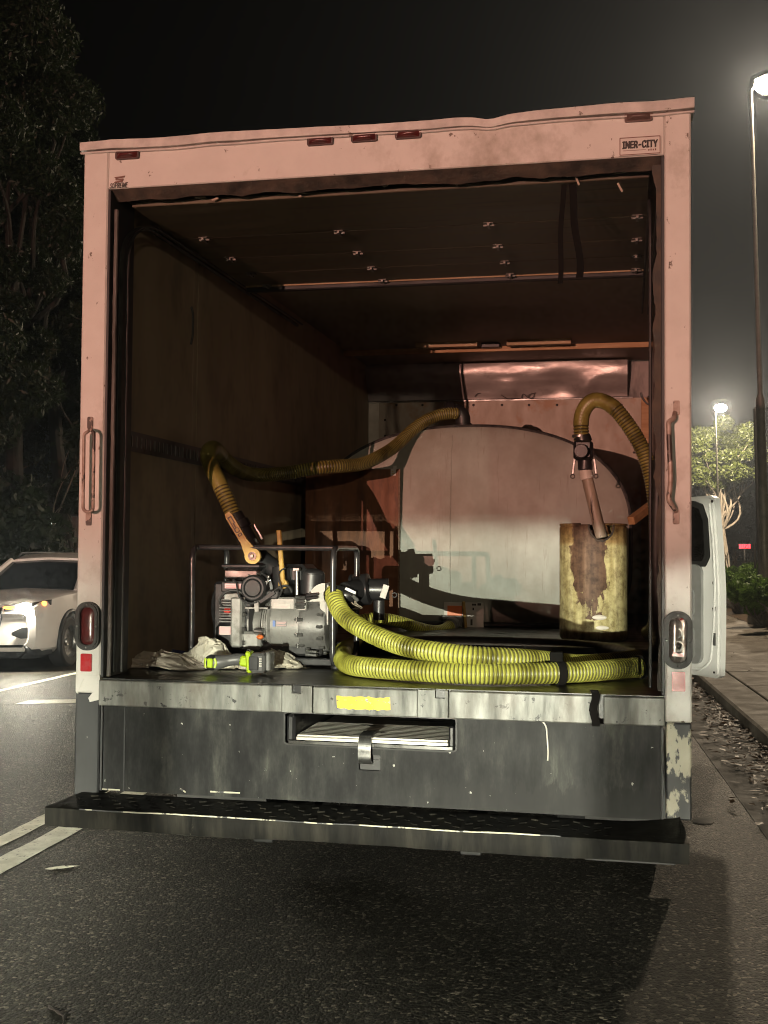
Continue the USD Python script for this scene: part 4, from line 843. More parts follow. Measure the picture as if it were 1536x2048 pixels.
# hoses
pts = [ty(1163,884,YW+.06), ty(1162,850,YW+.06), ty(1167,822,YW+.06), ty(1185,802,YW+.05), ty(1212,805,YW+.03), ty(1246,836,YW), ty(1277,883,YW), ty(1297,932,YW), ty(1309,990,YW-.0), ty(1313,1060,YW), ty(1314,1140,YW+.02), ty(1314,1230,YW+.1), (1.10, 2.15, DECK+.04)]
hose('return_hose', pts, .042, 'hose_olive', 'olive hose arching from the wand valve down the right wall', plain=lambda t: 1.0 if (t < .05 or t > .22) else .1, amp=.11)
pts = [ty(468,1032,.86), ty(447,985,.86), ty(428,945,.88), ty(416,912,.95), ty(424,897,1.06), ty(443,912,1.25), ty(470,936,1.5), ty(520,950,1.85), ty(585,944,2.05), ty(650,934,2.12), ty(712,930,2.3), ty(760,912,2.55), ty(800,884,2.8), ty(838,850,2.95), ty(880,830,3.05), ty(914,827,3.12)]
hose('delivery_hose', pts, .040, 'hose_olive', 'olive hose looping from the pump up to the tank elbow', amp=.10, plain=lambda t: .15 if .05 < t < .22 else 1.0)
# bright suction hose from the pump, and the loose length in front
def tzs(l, z): return [tz(a, b, z if np.ndim(z) == 0 else zz_) for (a, b), zz_ in zip(l, [z]*len(l) if np.ndim(z) == 0 else z)]
pts = [ty(668,1186,.66), ty(671,1202,.60), ty(684,1226,.54), ty(712,1250,.46), ty(760,1275,.37), ty(815,1294,.28), ty(880,1305,.21), ty(950,1313,.19), ty(1020,1317,.25), ty(1090,1322,.40), ty(1150,1328,.58), (.93, .80, .05), (1.03, 1.0, .05)]
SUCT = hose('suction_hose', pts, .0425, 'hose_bright', 'bright yellow ribbed hose sweeping down from the pump', pitch=.0172, amp=.12)
lo = [(716,1290),(694,1297),(684,1311),(690,1324),(712,1332),(760,1337),(850,1343),(950,1347),(1050,1347),(1130,1345),(1200,1341),(1281,1334)]
zl = [.047]*12
pts = [(-.02,1.12,.047)] + [tz(a, b, z) for (a, b), z in zip(lo, zl)]
LOOSE, LP = hose('loose_hose', pts, .043, 'hose_bright', 'loose yellow ribbed hose lying along the sill', pitch=.0160, amp=.11)
LOOSE.add('end_ring', lathe([(.030,-.012),(.049,-.012),(.052,0),(.049,.014),(.030,.014)], LP[-1], LP[-1]-LP[-8], 24), 'black_rubber')
LOOSE.add('tie_strap', lathe([(.049,-.018),(.054,-.016),(.054,.016),(.049,.018)], LP[int(len(LP)*.845)], LP[int(len(LP)*.845)]-LP[int(len(LP)*.845)-6], 24), 'strap_web')
q = LP[int(len(LP)*.845)]; LOOSE.add('strap_tail', box(q[0]-.03, q[0]+.022, q[1]-.03, q[1]+.02, q[2]+.045, q[2]+.085, .004), 'strap_web')
pts = [(-.30,1.30,.045),(-.05,1.22,.045)] + [tz(a, b, .05) for a, b in ((800,1287),(950,1285),(1100,1290),(1220,1300))] + [(1.06,1.1,.05),(1.13,1.35,.10),(1.13,1.5,.35),(1.135,1.55,.8),(1.14,1.55,1.0)]
hose('black_hose', pts, .034, 'hose_black', 'thin black hose lying behind the yellow hoses', amp=.02, pitch=.05)
# wooden lath against the right wall
p0, p1 = ty(1262,1042,2.0), ty(1304,1010,2.2)
single('wood_lath', obox(p0, p1, .04, .045, c=.003), 'new_lumber', truck=True, base=(p0+p1)/2, label='orange wooden lath slanting up beside the drum', cat='lath')

# ---------------------------------------------------------------- engine driven pump in its tube frame
PX0, PX1, PY0, PY1, PZ0, PZ1 = -.952, -.290, .60, 1.06, .022, .540
pump = Thing('water_pump', 'engine driven pump in a black tube frame', 'pump', ((PX0+PX1)/2, .83, 0), truck=True)
def loop(x):
    P = arcs([(x,(PY0+PY1)/2,PZ1),(x,PY0,PZ1),(x,PY0,PZ0),(x,PY1,PZ0),(x,PY1,PZ1),(x,(PY0+PY1)/2,PZ1)], .055, 7); return tube(P, .0135, 12, caps=False)
pump.add('frame_loop', loop(PX1), 'frame_tube'); pump.add('frame_loop', loop(PX0), 'frame_tube')
pump.add('frame_rail', tube(np.array([[PX0, PY0+.06, PZ1],[PX1, PY0+.06, PZ1]]), .0125, 12), 'frame_tube')
pump.add('frame_rail', tube(np.array([[PX0, PY1-.06, PZ1],[PX1, PY1-.06, PZ1]]), .0125, 12), 'frame_tube')
for y in (PY0+.08, PY1-.08): pump.add('base_rail', box(PX0, PX1, y-.02, y+.02, PZ0-.01, PZ0+.02, .004), 'frame_tube')
pump.add('frame_foot', cat(*[cyl((x, y, .0), (x, y, .014), .025, 14) for x in (PX0, PX1) for y in (PY0+.07, PY1-.07)]), 'black_rubber')
def py(px, y): return ty(px, 1200, y)[0]
def pz(q, y): return ty(560, q, y)[2]
AY, AZ = .84, pz(1250, .78)                    # pump axis along x
X = lambda px: ty(px, 1250, .72)[0]
axis = (1, 0, 0)
def turn(prof, n=40): return lathe([(r, x) for x, r in prof], (0, AY, AZ), axis, n)
R1 = .130
# engine
pump.add('engine_block', cat(box(X(447)-.06, X(500), .74, 1.0, .06, pz(1165,.74), .012), box(X(440)-.02, X(487), .70, .95, .06, .19, .02), box(X(452), X(600), .80, 1.02, pz(1168,.8), pz(1128,.8), .02)), 'engine_black')
mz = pz(1149, .70); pump.add('muffler_cover', cat(box(X(446), X(520), .70, .80, mz-.026, mz+.028, .014)), 'chrome', label='shiny cover on top of the engine')
pump.add('cover_top', box(X(444), X(522), .695, .82, mz+.029, mz+.045, .006), 'engine_black')
a, b, c, d = rect(450, 1167, 484, 1177, .70); pump.add('warning_label', box(a, b, .697, .701, c, d, 0), 'label_pink'); pump.add('label_back', box(a-.02, b+.03, .7005, .76, c-.02, d+.01, .006), 'engine_black')
pump.add('label_print', cat(*[box(a+.006, b-.006, .696, .6975, c+.004+.006*k, c+.006+.006*k, 0) for k in range(2)]), 'reflector_red')
af = ty(508, 1176, .68); pump.add('air_filter', lathe([(0,-.0),(.052,-.0),(.060,.008),(.062,.05),(.056,.055),(.056,.075),(.070,.08),(.070,.15)], (af[0], .66, af[2]), (0,1,0), 32), 'black_plastic', label='round black air filter')
pump.add('filter_ring', lathe([(.036,-.002),(.040,-.006),(.044,-.002)], (af[0], .66, af[2]), (0,1,0), 28), 'engine_black')
rc = ty(459, 1222, .72); pump.add('fuel_cap', cyl((rc[0]-.02,.71,rc[2]),(rc[0]+.01,.71,rc[2]), .014, 14), 'red_cap')
a, b, c, d = rect(440, 1252, 467, 1270, .70); pump.add('engine_label', box(a, b, .694, .70, c, d, .001), 'label_white'); pump.add('label_field', box(a, a+(b-a)*.85, .6925, .6945, c+.003, d-.003, 0), 'label_pink')
for k in range(9):
    z = pz(1246, .69)+.0125*k; pump.add('cooling_fin', box(X(443), X(470), .685, .80, z, z+.005, .001), 'cast_alu_dark')
pump.add('recoil_cover', lathe([(0,-.05),(.06,-.05),(.10,-.035),(.115,-.0),(.115,.05)], (X(430), .86, pz(1215,.86)), (1,0,0), 32), 'engine_black')
pump.add('spark_lead', tube(spline([(X(452),.69,pz(1215,.7)),(X(446),.67,pz(1205,.7)),(X(456),.665,pz(1188,.7)),(X(478),.67,pz(1182,.7)),(X(496),.68,pz(1196,.7))], .006)[0], .005, 8), 'black_rubber')
pump.add('fuel_line', tube(spline([(X(468),.695,pz(1162,.7)),(X(480),.67,pz(1172,.7)),(X(484),.665,pz(1190,.7)),(X(500),.68,pz(1206,.7)),(X(520),.69,pz(1202,.7))], .006)[0], .0045, 8), 'tyre')
pump.add('throttle_lever', cat(obox((X(532),.69,pz(1185,.7)), (X(541),.68,pz(1155,.7)), .008, .006), sphere((X(541),.68,pz(1154,.7)), .009, 1)), 'zinc')
pump.add('governor_rod', tube(np.array([(X(498),.69,pz(1150,.7)),(X(530),.685,pz(1166,.7)),(X(545),.69,pz(1160,.7))]), .003, 6), 'zinc')
pump.add('ignition_cable', tube(spline([(X(556),.70,pz(1196,.7)),(X(566),.685,pz(1176,.7)),(X(560),.69,pz(1150,.7)),(X(572),.71,pz(1136,.7))], .006)[0], .004, 8), 'black_rubber')
# mounting ring, neck, flanges
x0 = X(466); x1 = X(484)
flr = cat(turn([(x0,.085),(x0,.118),(x1,.118),(x1,.085)]))
pump.add('mount_flange', cat(flr, box(x0, x1+.01, AY-.16, AY-.10, AZ-.10, AZ+.13, .008)), 'cast_alu')
for dz in (.11, .05, -.02, -.08): pump.add('bolt', cyl((x0-.012, AY-.135, AZ+dz), (x1+.022, AY-.135, AZ+dz), .010, 8, .002), 'zinc')
pump.add('hanger_arm', cat(obox((X(452), .70, pz(1196,.7)), (X(482), .70, pz(1193,.7)), .02, .028), obox((X(474), .70, pz(1195,.7)), (X(476), .71, pz(1228,.7)), .024, .024, up=(0,1,0))), 'cast_alu')
pump.add('ring_hook', tube(np.array([(X(486)+.018*math.cos(a), .69, pz(1195,.7)+.018*math.sin(a)) for a in np.linspace(0, 6.3, 20)]), .003, 6), 'zinc')
pump.add('neck', turn([(X(480),.0),(X(480),.082),(X(492),.088),(X(492),.080),(X(510),.080),(X(516),.088),(X(516),0)]), 'cast_alu')
pump.add('neck_rib', cat(*[turn([(X(p),.07),(X(p)+.001,h),(X(p)+.008,h),(X(p)+.009,.07)]) for p, h in ((487,.098),(491,.104),(519,.100),(525,.112),(530,.118))]), 'cast_alu')
pump.add('bracket', cat(obox((X(515), .70, pz(1186,.7)), (X(517), .70, pz(1225,.7)), .022, .02, up=(0,1,0)), box(X(509), X(521), .69, .72, pz(1190,.7), pz(1180,.7), .004), box(X(483), X(510), .71, .73, pz(1199,.7), pz(1196,.7), .002), box(X(492), X(538), .70, .73, pz(1219,.7), pz(1215,.7), .002)), 'cast_alu')
# volute
pump.add('volute', turn([(X(533),0),(X(533),.118),(X(537),R1-.008),(X(541),R1),(X(592),R1+.002),(X(594),R1-.006),(X(594),0)], 56), 'cast_alu')
pump.add('casing', turn([(X(594),0),(X(594),R1-.006),(X(597),R1+.003),(X(634),R1+.002),(X(648),R1-.012),(X(652),R1-.035),(X(653),0)], 56), 'cast_alu_dark')
pump.add('band', turn([(X(591),R1-.01),(X(591),R1+.006),(X(598),R1+.006),(X(598),R1-.01)], 56), 'cast_alu')
za, zb = pz(1219, .72), pz(1194, .72)
pump.add('boss', cat(box(X(541), X(592), .705, .90, za-.004, zb, .008), box(X(592)+.001, X(614), .710, .90, za-.002, zb-.006, .004)), 'cast_alu')
a, b, c, d = rect(547, 1207, 580, 1217, .70); pump.add('boss_label', box(a, b, .701, .706, c, d, 0), 'label_white'); pump.add('label_print', cat(*[box(a+.004, b-.004-.006*k, .6998, .7015, d-.007-.006*k, d-.005-.006*k, 0) for k in range(3)]), 'label_pink')
a, b, c, d = rect(545, 1241, 573, 1254, .70); yl = AY-math.sqrt(R1**2-((c+d)/2-AZ)**2)-.002
pump.add('type_plate', box(a+.014, b, yl-.004, yl+.004, c, d, 0), 'label_grey'); pump.add('type_mark', box(a, a+.012, yl-.0045, yl+.004, c, d, 0), 'label_blue')
pump.add('plate_print', cat(*[box(a+.018, b-.004-.004*(k%2), yl-.0052, yl-.0038, c+.006+.007*k, c+.008+.007*k, 0) for k in range(3)]), 'label_pink')
for q in (1239, 1269, 1291):
    z = pz(q, .70); y = AY-math.sqrt(max(R1**2-(z-AZ)**2, .0004))
    pump.add('clamp_bolt', cat(cyl((X(591), y-.010, z), (X(607), y-.010, z), .008, 8, .002), box(X(595), X(597), y-.024, y+.01, z-.012, z+.012, .001)), 'zinc')
for q, dx in ((1194,0),(1201,2),(1208,0),(1214,2)):
    z = pz(q, .70); pump.add('boss_bolt', cyl((X(592+dx), .700, z), (X(613-dx), .700, z), .0075, 8, .002), 'zinc')
for q in (1190, 1196, 1300, 1307):
    z = pz(q, .70); pump.add('wing_knob', cat(obox((X(616), .695, z), (X(638), .69, z+(.006 if q < 1250 else -.004)), .014, .012), cyl((X(614), .70, z), (X(622), .70, z), .011, 10)), 'black_plastic' if q < 1250 else 'zinc')
for a_ in np.linspace(.35, math.pi-.35, 7):
    y, z = AY-(R1-.012)*math.sin(a_)*0-(R1+.004)*math.sin(a_), AZ+(R1+.004)*math.cos(a_)
    pump.add('casing_bolt', cyl((X(634), y, z), (X(646), y, z), .0075, 8, .002), 'zinc')
pump.add('pump_nameband', turn([(X(560),R1+.0005),(X(560),R1+.003),(X(563),R1+.003),(X(563),R1+.0005)], 56), 'cast_alu')
# end cover plate, pale, seen edge on
cover = Polygon([(-.02,-.11)] + [(-.02+.0, .0)] + [(.10*math.cos(t)*1.05+.03, .085+.105*math.sin(t)) for t in np.linspace(math.pi, 0, 14)] + [(.135,-.11)])
cz0 = pz(1248, .74)
m_ = trimesh.creation.extrude_polygon(Polygon([(-.06,0),(-.06,.10),(-.05,.15),(-.02,.19),(.02,.205),(.08,.205),(.08,0)]), .034, engine='earcut'); v = m_.vertices.copy()
m_.vertices = np.stack([X(628)+v[:,2], .78+v[:,0], cz0+v[:,1]], 1); m_.fix_normals()
arcp = Polygon([(X(613),pz(1200,.84))]+[(X(647)-(X(647)-X(613))*math.cos(t), pz(1200,.84)+.085*math.sin(t)) for t in np.linspace(0, math.pi/2, 10)]+[(X(647),pz(1200,.84))])
pump.add('cover_plate', cat(ext(arcp, .74, .86), box(X(636), X(650), .74, .86, cz0, pz(1199,.84), .004)), 'label_white', label='pale plate on the right end of the pump')
pump.add('plate_edge', box(X(651), X(655), .735, .865, cz0, pz(1166,.84), .002), 'cast_alu')
# discharge manifold with levers
dv = ty(503, 1112, .74); pv0 = ty(470, 1035, .86)
pump.add('discharge_pipe', cat(cyl((X(555), .80, pz(1190,.8)), (X(548), .82, pz(1135,.82)), .05, 20), tube(arcs([(X(550),.82,pz(1150,.82)), ty(515,1112,.84), ty(492,1075,.86), ty(468,1030,.86)], .1, 5), .044, 16), cyl(ty(484,1060,.86), ty(476,1045,.86), .053, 20)), 'black_plastic', label='black discharge pipe and valve above the pump')
for px, pyy in ((512,1058),(520,1070),(514,1085)): 
    c_ = ty(px, pyy, .80); pump.add('cam_arm', obox(c_-[.012,0,-.02], c_+[.012,0,-.02], .012, .014), 'zinc')
def lever(head, tail, rh, w, mt, nm, print_=False, edge=False):
    head, tail = np.array(head), np.array(tail); d = tail-head; L = np.hypot(d[0], d[2]); an = math.atan2(d[2], d[0])
    poly = unary_union([Point(0,0).buffer(rh, 12), Polygon([(0,-rh*.92),(L*.35,-w*.95),(L*.93,-w),(L,-w*.6),(L,w*.6),(L*.93,w),(L*.35,w*.95),(0,rh*.92)])]).buffer(-.003).buffer(.003)
    m = ext(poly, -.009, .009); v = m.vertices.copy(); ca, sa = math.cos(an), math.sin(an)
    sl = d[1]/L
    m.vertices = np.stack([head[0]+v[:,0]*ca-v[:,2]*sa, head[1]+v[:,1]+v[:,0]*sl, head[2]+v[:,0]*sa+v[:,2]*ca], 1); m.fix_normals()
    p = pump.add('valve_lever', m, mt, label=nm)
    if print_:
        q = unary_union([Point(L*.60,0).buffer(.013).difference(Point(L*.60,0).buffer(.009)), sbox(L*.66,-.004,L*.76,.002), sbox(L*.74,-.010,L*.90,-.005), sbox(L*.55,.006,L*.88,.010), sbox(L*.46,-.012,L*.52,.009).difference(sbox(L*.475,-.006,L*.505,.004)), sbox(L*.88,-.010,L*.91,.011)]) 
        m2 = ext(q, -.0108, -.0085); v = m2.vertices.copy(); pass
        m2.vertices = np.stack([head[0]+v[:,0]*ca-v[:,2]*sa, head[1]+v[:,1]+v[:,0]*sl, head[2]+v[:,0]*sa+v[:,2]*ca], 1); m2.fix_normals()
        pump.add('lever_print', m2, 'lever_print', parent=p)
        pump.add('washer', lathe([(.009,-.0),(.011,-.005),(.020,-.005),(.021,0)], head+[0,-.009,0], (0,1,0), 24), 'chrome', parent=p)
        pump.add('nut', cyl(head+[0,-.022,0], head+[0,-.008,0], .009, 6, .001), 'zinc', parent=p)
lever(ty(506,1112,.66), ty(455,1026,.64), .037, .018, 'yellow_lever', 'broad yellow valve lever with dark print', True)
p0, p1 = ty(566,1168,.72), ty(558,1060,.72)
pump.add('valve_lever', cat(obox(p0, p1, .022, .020, up=(0,1,0), c=.004), cyl(p0+[0,-.006,-.0], p0+[0,.02,0], .022, 16)), 'yellow_lever', label='second yellow valve lever standing upright')
pump.add('lever_post', cat(cyl((X(588),.76,pz(1190,.76)), (X(587),.76,pz(1138,.76)), .009, 10), box(X(580), X(594), .75, .78, pz(1142,.76), pz(1135,.76), .003)), 'zinc')
pump.add('priming_cap', cat(cyl((X(606),.86,pz(1195,.86)), (X(606),.86,pz(1145,.86)), .062, 24, .006), sphere((X(606),.86,pz(1146,.86)), .06, 2, (1,1,.4))), 'black_plastic')
pump.add('breather_hose', tube(spline([(X(540),.71,pz(1192,.7)),(X(555),.70,pz(1178,.7)),(X(575),.71,pz(1172,.7)),(X(583),.72,pz(1185,.7))], .005)[0], .006, 8), 'black_rubber')
pump.add('carb_body', cat(box(X(520), X(560), .70, .78, pz(1200,.7), pz(1180,.7), .008), obox((X(522),.70,pz(1205,.7)),(X(552),.70,pz(1184,.7)), .02, .02)), 'engine_black')
oc = ty(517, 1262, .70); pump.add('drain_plug', cat(cyl(oc+[-.02,0,.0], oc+[.022,0,.0], .012, 14)), 'zinc'); oc = ty(520, 1274, .69); pump.add('oil_cap', sphere(oc, .014, 2, (1.2,1,.8)), 'orange_part')
pump.add('sump', box(X(478), X(520), .72, .95, .07, pz(1265,.72), .012), 'cast_alu')
pump.add('lower_body', box(X(455), X(640), .75, .95, .045, .11, .01), 'engine_black')
# suction coupling at the right
c0 = ty(672, 1180, .72)
pump.add('suction_port', cat(cyl((X(640),.86,AZ+.05), (-.19,.80,ty(715,1180,.8)[2]), .055, 24, .004), lathe([(.055,0),(.075,.004),(.075,.018),(.062,.022),(.062,.05),(.072,.055),(.072,.085),(.05,.09)], (-.255,.80,ty(715,1182,.8)[2]), (1,-.0,.12), 28)), 'black_plastic', label='black camlock coupling right of the frame')
cb = ty(700, 1180, .70)
pump.add('coupling_cap', cat(sphere(ty(690,1190,.68), .058, 2, (1.0,.8,.75)), lathe([(.052,-.014),(.056,-.012),(.056,.012),(.052,.014)], ty(672,1190,.66), (.25,-.5,-.75), 24), cyl(ty(690,1186,.70), ty(724,1178,.78), .05, 20)), 'black_plastic')
for p, q in (((668,1184),(690,1178)),((690,1176),(712,1186)),((705,1190),(716,1202))):
    pump.add('cam_arm', obox(ty(*p, .635), ty(*q, .65), .016, .012, up=(0,1,0)), 'zinc')
pump.add('cable_knot', cat(*[tube(spline([ty(712+random.uniform(-6,6), 1200, .68), ty(708+random.uniform(-8,8), 1208+random.uniform(-3,3), .665), ty(716+random.uniform(-8,8), 1214, .68), ty(709+random.uniform(-6,6), 1218, .69)], .004)[0], .003, 6) for k in range(5)]), 'grimy_pipe')
bx = ty(748, 1180, .80)
pump.add('check_valve', cat(cyl((bx[0]-.05,.82,bx[2]), (bx[0]+.06,.84,bx[2]+.004), .05, 20), cyl((ty(758,1200,.82)[0],.82,ty(758,1200,.82)[2]), (ty(758,1240,.82)[0],.82,ty(758,1240,.82)[2]), .026, 16)), 'black_plastic')
p0, p1 = ty(765, 1196, .76), ty(773, 1170, .76); pump.add('white_tag', obox(p0, p1, .028, .006, up=(0,1,0), c=.001), 'label_white', label='white tag on the black check valve')
pump.add('ring_pull', tube(np.array([ty(789+4.5*math.cos(a), 1190+4.5*math.sin(a), .80) for a in np.linspace(0, 6.3, 20)]), .0025, 6), 'black_rubber')

# ---------------------------------------------------------------- rags and the cordless tool
def rag(label, c, sx, sy, h, seed, mt, rz=0.0):
    g = np.random.default_rng(seed)
    waves = [(g.uniform(0, math.pi), g.uniform(9, 22), g.uniform(0, 6.28), g.uniform(.5, 1.0)) for k in range(5)]
    def f(u, v):
        a, b = u-.5, v-.5; r = np.hypot(a, b)*2; th = np.arctan2(b, a)
        p = np.stack([a*2.4, b*2.4, 0*a+seed], -1)
        n1, n2, n3 = meshkit.fbm(p, 3, seed), meshkit.fbm(p+7, 3, seed+5), meshkit.fbm(p*2.3+17, 3, seed+9)
        lobes = .78+.20*np.sin(2*th+seed)+.14*np.sin(3*th+seed*1.7)+.10*np.sin(5*th+seed*.6)
        dome = np.clip(1-(r/1.05)**2, 0, 1)**.8*(.45+1.1*(n1-.25))
        fold = 0*a
        for an, fr, ph, am in waves:
            t = (a*math.cos(an)+b*math.sin(an))*fr+ph+5.5*(n2-.5)+2.0*(n3-.5)
            fold = fold+am*(1-np.abs(np.sin(t)))**1.6
        fold = fold/len(waves)
        z = .005+h*np.clip(dome, 0, 2)*.8+(.010+.20*h)*fold*np.clip(1.25-r, .15, 1)*1.6
        X = a*sx*1.5*lobes+.03*(n2-.5)+.012*np.sin(fold*9); Y = b*sy*1.5*lobes+.03*(n1-.5)+.008*np.cos(fold*9)
        cs, sn = math.cos(rz), math.sin(rz)
        return np.stack([c[0]+X*cs-Y*sn, c[1]+X*sn+Y*cs, np.maximum(z, .004)], -1)
    m = grid(84, 84, f); m2 = m.copy(); m2.vertices = m2.vertices - [0,0,.003]; m2.faces = m2.faces[:, ::-1]
    single('rag', cat(m, m2), mt, truck=True, base=(c[0], c[1], 0), label=label, cat='rag', group='rags on the load floor', smooth=True)
c = tz(318, 1335, .0); rag('crumpled grey rag lying furthest left on the floor', c+[0,.0,0], .34, .16, .075, 3, 'rag_grey', .1)
c = tz(362, 1322, .0); rag('dark blue rag behind the grey rag', c+[0,.08,0], .22, .14, .055, 11, 'rag_blue', .3)
c = tz(404, 1336, .0); rag('tall bunched white rag left of the tool', c+[0,.03,0], .19, .14, .14, 21, 'rag_white', .2)
c = tz(470, 1338, .0); rag('white rag bunched under the middle of the tool', c+[0,.04,0], .26, .14, .055, 31, 'rag_white', -.1)
c = tz(500, 1322, .0); rag('white rag pushed up against the pump behind the tool', c+[0,.02,0], .20, .12, .11, 35, 'rag_white', .4)
c = tz(548, 1336, .0); rag('white rag spread under the battery end of the tool', c+[0,.03,0], .20, .13, .08, 41, 'rag_white', .3)
c = tz(548, 1320, .0); rag('black rag draped below the pump casing', c+[0,.10,0], .24, .13, .14, 51, 'rag_black', .0)
tool = Thing('power_tool', 'green and black cordless tool lying on the white rags', 'power tool', tz(485, 1335, .05), truck=True)
T = lambda px, py_, y=.36: ty(px, py_, y)
h0, h1 = T(432,1325,.33), T(480,1318,.36)
tool.add('motor_housing', cat(tube(spline([T(418,1325,.34), T(440,1324,.34), T(470,1319,.36), T(495,1322,.36)], .006)[0], np.interp(np.arange(len(spline([T(418,1325,.34), T(440,1324,.34), T(470,1319,.36), T(495,1322,.36)], .006)[0])), [0,5,14,24], [.026,.033,.024,.026]), 20)), 'tool_grey')
e = T(425,1325,.33); tool.add('nose_cap', lathe([(0,-.014),(.020,-.012),(.030,-.004),(.033,.004),(.034,.012)], e+[0,-.012,0], (-.25,1,0), 24), 'engine_black')
tool.add('nose_band', cat(*[tube(np.array([e+[s*.020-.002,-.024,.020],e+[s*.024,-.022,0],e+[s*.020-.002,-.024,-.020]]), .0055, 8) for s in (-1,1)], box(e[0]-.013, e[0]+.011, e[1]-.034, e[1]-.024, e[2]-.020, e[2]+.020, .004)), 'tool_green')
c = T(497,1318,.355); tool.add('battery_foot', cat(obox(T(482,1320,.35), T(500,1324,.35), .05, .045, c=.008), obox(T(498,1302,.33), T(502,1345,.33), .022, .055, up=(0,1,0), c=.006), obox(T(498,1304,.345), T(500,1308,.345), .03, .03)), 'tool_green')
c = T(522,1325,.33); tool.add('battery', box(c[0]-.035, c[0]+.030, .28, .36, c[2]-.040, c[2]+.042, .010), 'tool_grey'); tool.add('battery_front', box(c[0]-.036, c[0]+.006, .272, .281, c[2]-.028, c[2]+.030, .004), 'engine_black')
p = T(519,1325,.27); tool.add('scale_mark', cat(*[box(p[0]-.002, p[0]+.010, .2700, .2722, p[2]-.018+.010*k, p[2]-.012+.010*k, 0) for k in range(4)]), 'label_white')
tool.add('battery_top', box(c[0]+.0305, c[0]+.052, .29, .36, c[2]-.032, c[2]+.048, .006), 'cast_alu_dark')
tool.add('hang_loop', tube(arcs([T(495,1308,.33), T(494,1299,.33), T(500,1299,.33), T(502,1306,.33)], .01, 4), .0025, 6), 'black_rubber')
# ================================================================== beyond the truck
# unseen lamps behind the camera; hood and mask shape each beam
def unseen_hooded_lamp(P, sl, sr, su, sd, power, rad, label, D=.25):
    t = Thing('unseen_hooded_lamp', label, 'lamp', P, truck=True, group='unseen hooded lamps behind the camera')
    def w(x0, x1, z0, z1, y0=-.02, y1=D): return box(P[0]+x0, P[0]+x1, P[1]+y0, P[1]+y1, P[2]+z0, P[2]+z1, 0)
    xa_, xb_, za_, zb_ = -sl*D, sr*D, -sd*D, su*D
    X0, X1, Z0, Z1 = min(xa_, -.03)-.03, max(xb_, .03)+.03, min(za_, -.03)-.03, max(zb_, .03)+.03
    front = ext(sbox(P[0]+X0, P[2]+Z0, P[0]+X1, P[2]+Z1).difference(sbox(P[0]+xa_, P[2]+za_, P[0]+xb_, P[2]+zb_)), P[1]+D-.006, P[1]+D)
    t.add('hood', cat(w(X0-.01, X0, Z0, Z1), w(X1, X1+.01, Z0, Z1), w(X0-.01, X1+.01, Z1, Z1+.01), w(X0-.01, X1+.01, Z0-.01, Z0), w(X0-.01, X1+.01, Z0-.01, Z1+.01, -.04, -.03)), 'engine_black')
    t.add('mask', front, 'engine_black')
    l = UsdLux.SphereLight.Define(stage, t.path + '/bulb')
    l.CreateRadiusAttr(rad); l.CreateIntensityAttr(power); l.CreateColorAttr(Gf.Vec3f(1.0, .98, .78)); l.CreateNormalizeAttr(True)
unseen_hooded_lamp(BEAM_P, .185, .069, .073, .086, BEAM, .003, 'unseen hooded lamp shining into the box from behind the camera', .32)
unseen_hooded_lamp(BEAM_P-np.array([.02,.0,.22]), .34, .30, -.085, .42, 1700.0, .02, 'unseen hooded lamp spilling onto the road behind the bumper')  # out of view, placed to light the dark road before the bumper
unseen_hooded_lamp(np.array([1.45, -5.0, .02]), .116, .12, .092, .112, 170.0, .003, 'unseen hooded lamp shining past the right post from behind the camera')  # out of view, masked to light the right post and sill end
unseen_hooded_lamp(np.array([-1.25, -5.2, .0]), .75, -.006, .02, .62, 1650.0, .03, 'unseen hooded lamp shining on the road left of the truck')  # unseen source for the lit asphalt at the left
unseen_hooded_lamp(np.array([2.5, -5.0, .02]), .245, -.03, .092, .045, 1200.0, .003, 'unseen hooded lamp shining along the right side of the truck')  # out of view, placed to whiten the open cab door
def unseen_low_lamp(P, power, rad, label, light_stop, col=(1.0, .49, .365)):  # builds a lamp out of view, with its own pole and cap
    t = Thing('unseen_low_lamp', label, 'street lamp', (*t2w(P)[:2], 0)); q = t2w(P)
    t.add('pole', cyl((q[0], q[1]-.25, 0), (q[0], q[1]-.25, q[2]+.2), .05, 16), 'pole_dark'); t.add('cap', cyl(q+[0,0,.2], q+[0,0,.25], .3, 20), 'pole_dark')
    if light_stop is not None: t.add('light_stop', box(q[0]-.6, q[0]+1.2, q[1]+1.5, q[1]+1.51, .3, q[2]+light_stop*1.5, 0), 'pole_dark')  # unseen plate that cuts the warm light off low down
    l = UsdLux.SphereLight.Define(stage, t.path + '/bulb'); l.AddTranslateOp().Set(Gf.Vec3d(0, 0, float(q[2])))
    l.CreateRadiusAttr(rad); l.CreateIntensityAttr(power); l.CreateColorAttr(Gf.Vec3f(*col)); l.CreateNormalizeAttr(True)
unseen_low_lamp(WARM_P, WARM, .03, 'unseen low warm lamp far behind the camera at the left', -.016)  # out of view, placed to give posts and tank their warm light
unseen_low_lamp(FILL_P, FILL, .10, 'added fill lamp far behind the camera at the right', None, (1.0, .80, .56))  # added fill light for the dark interior

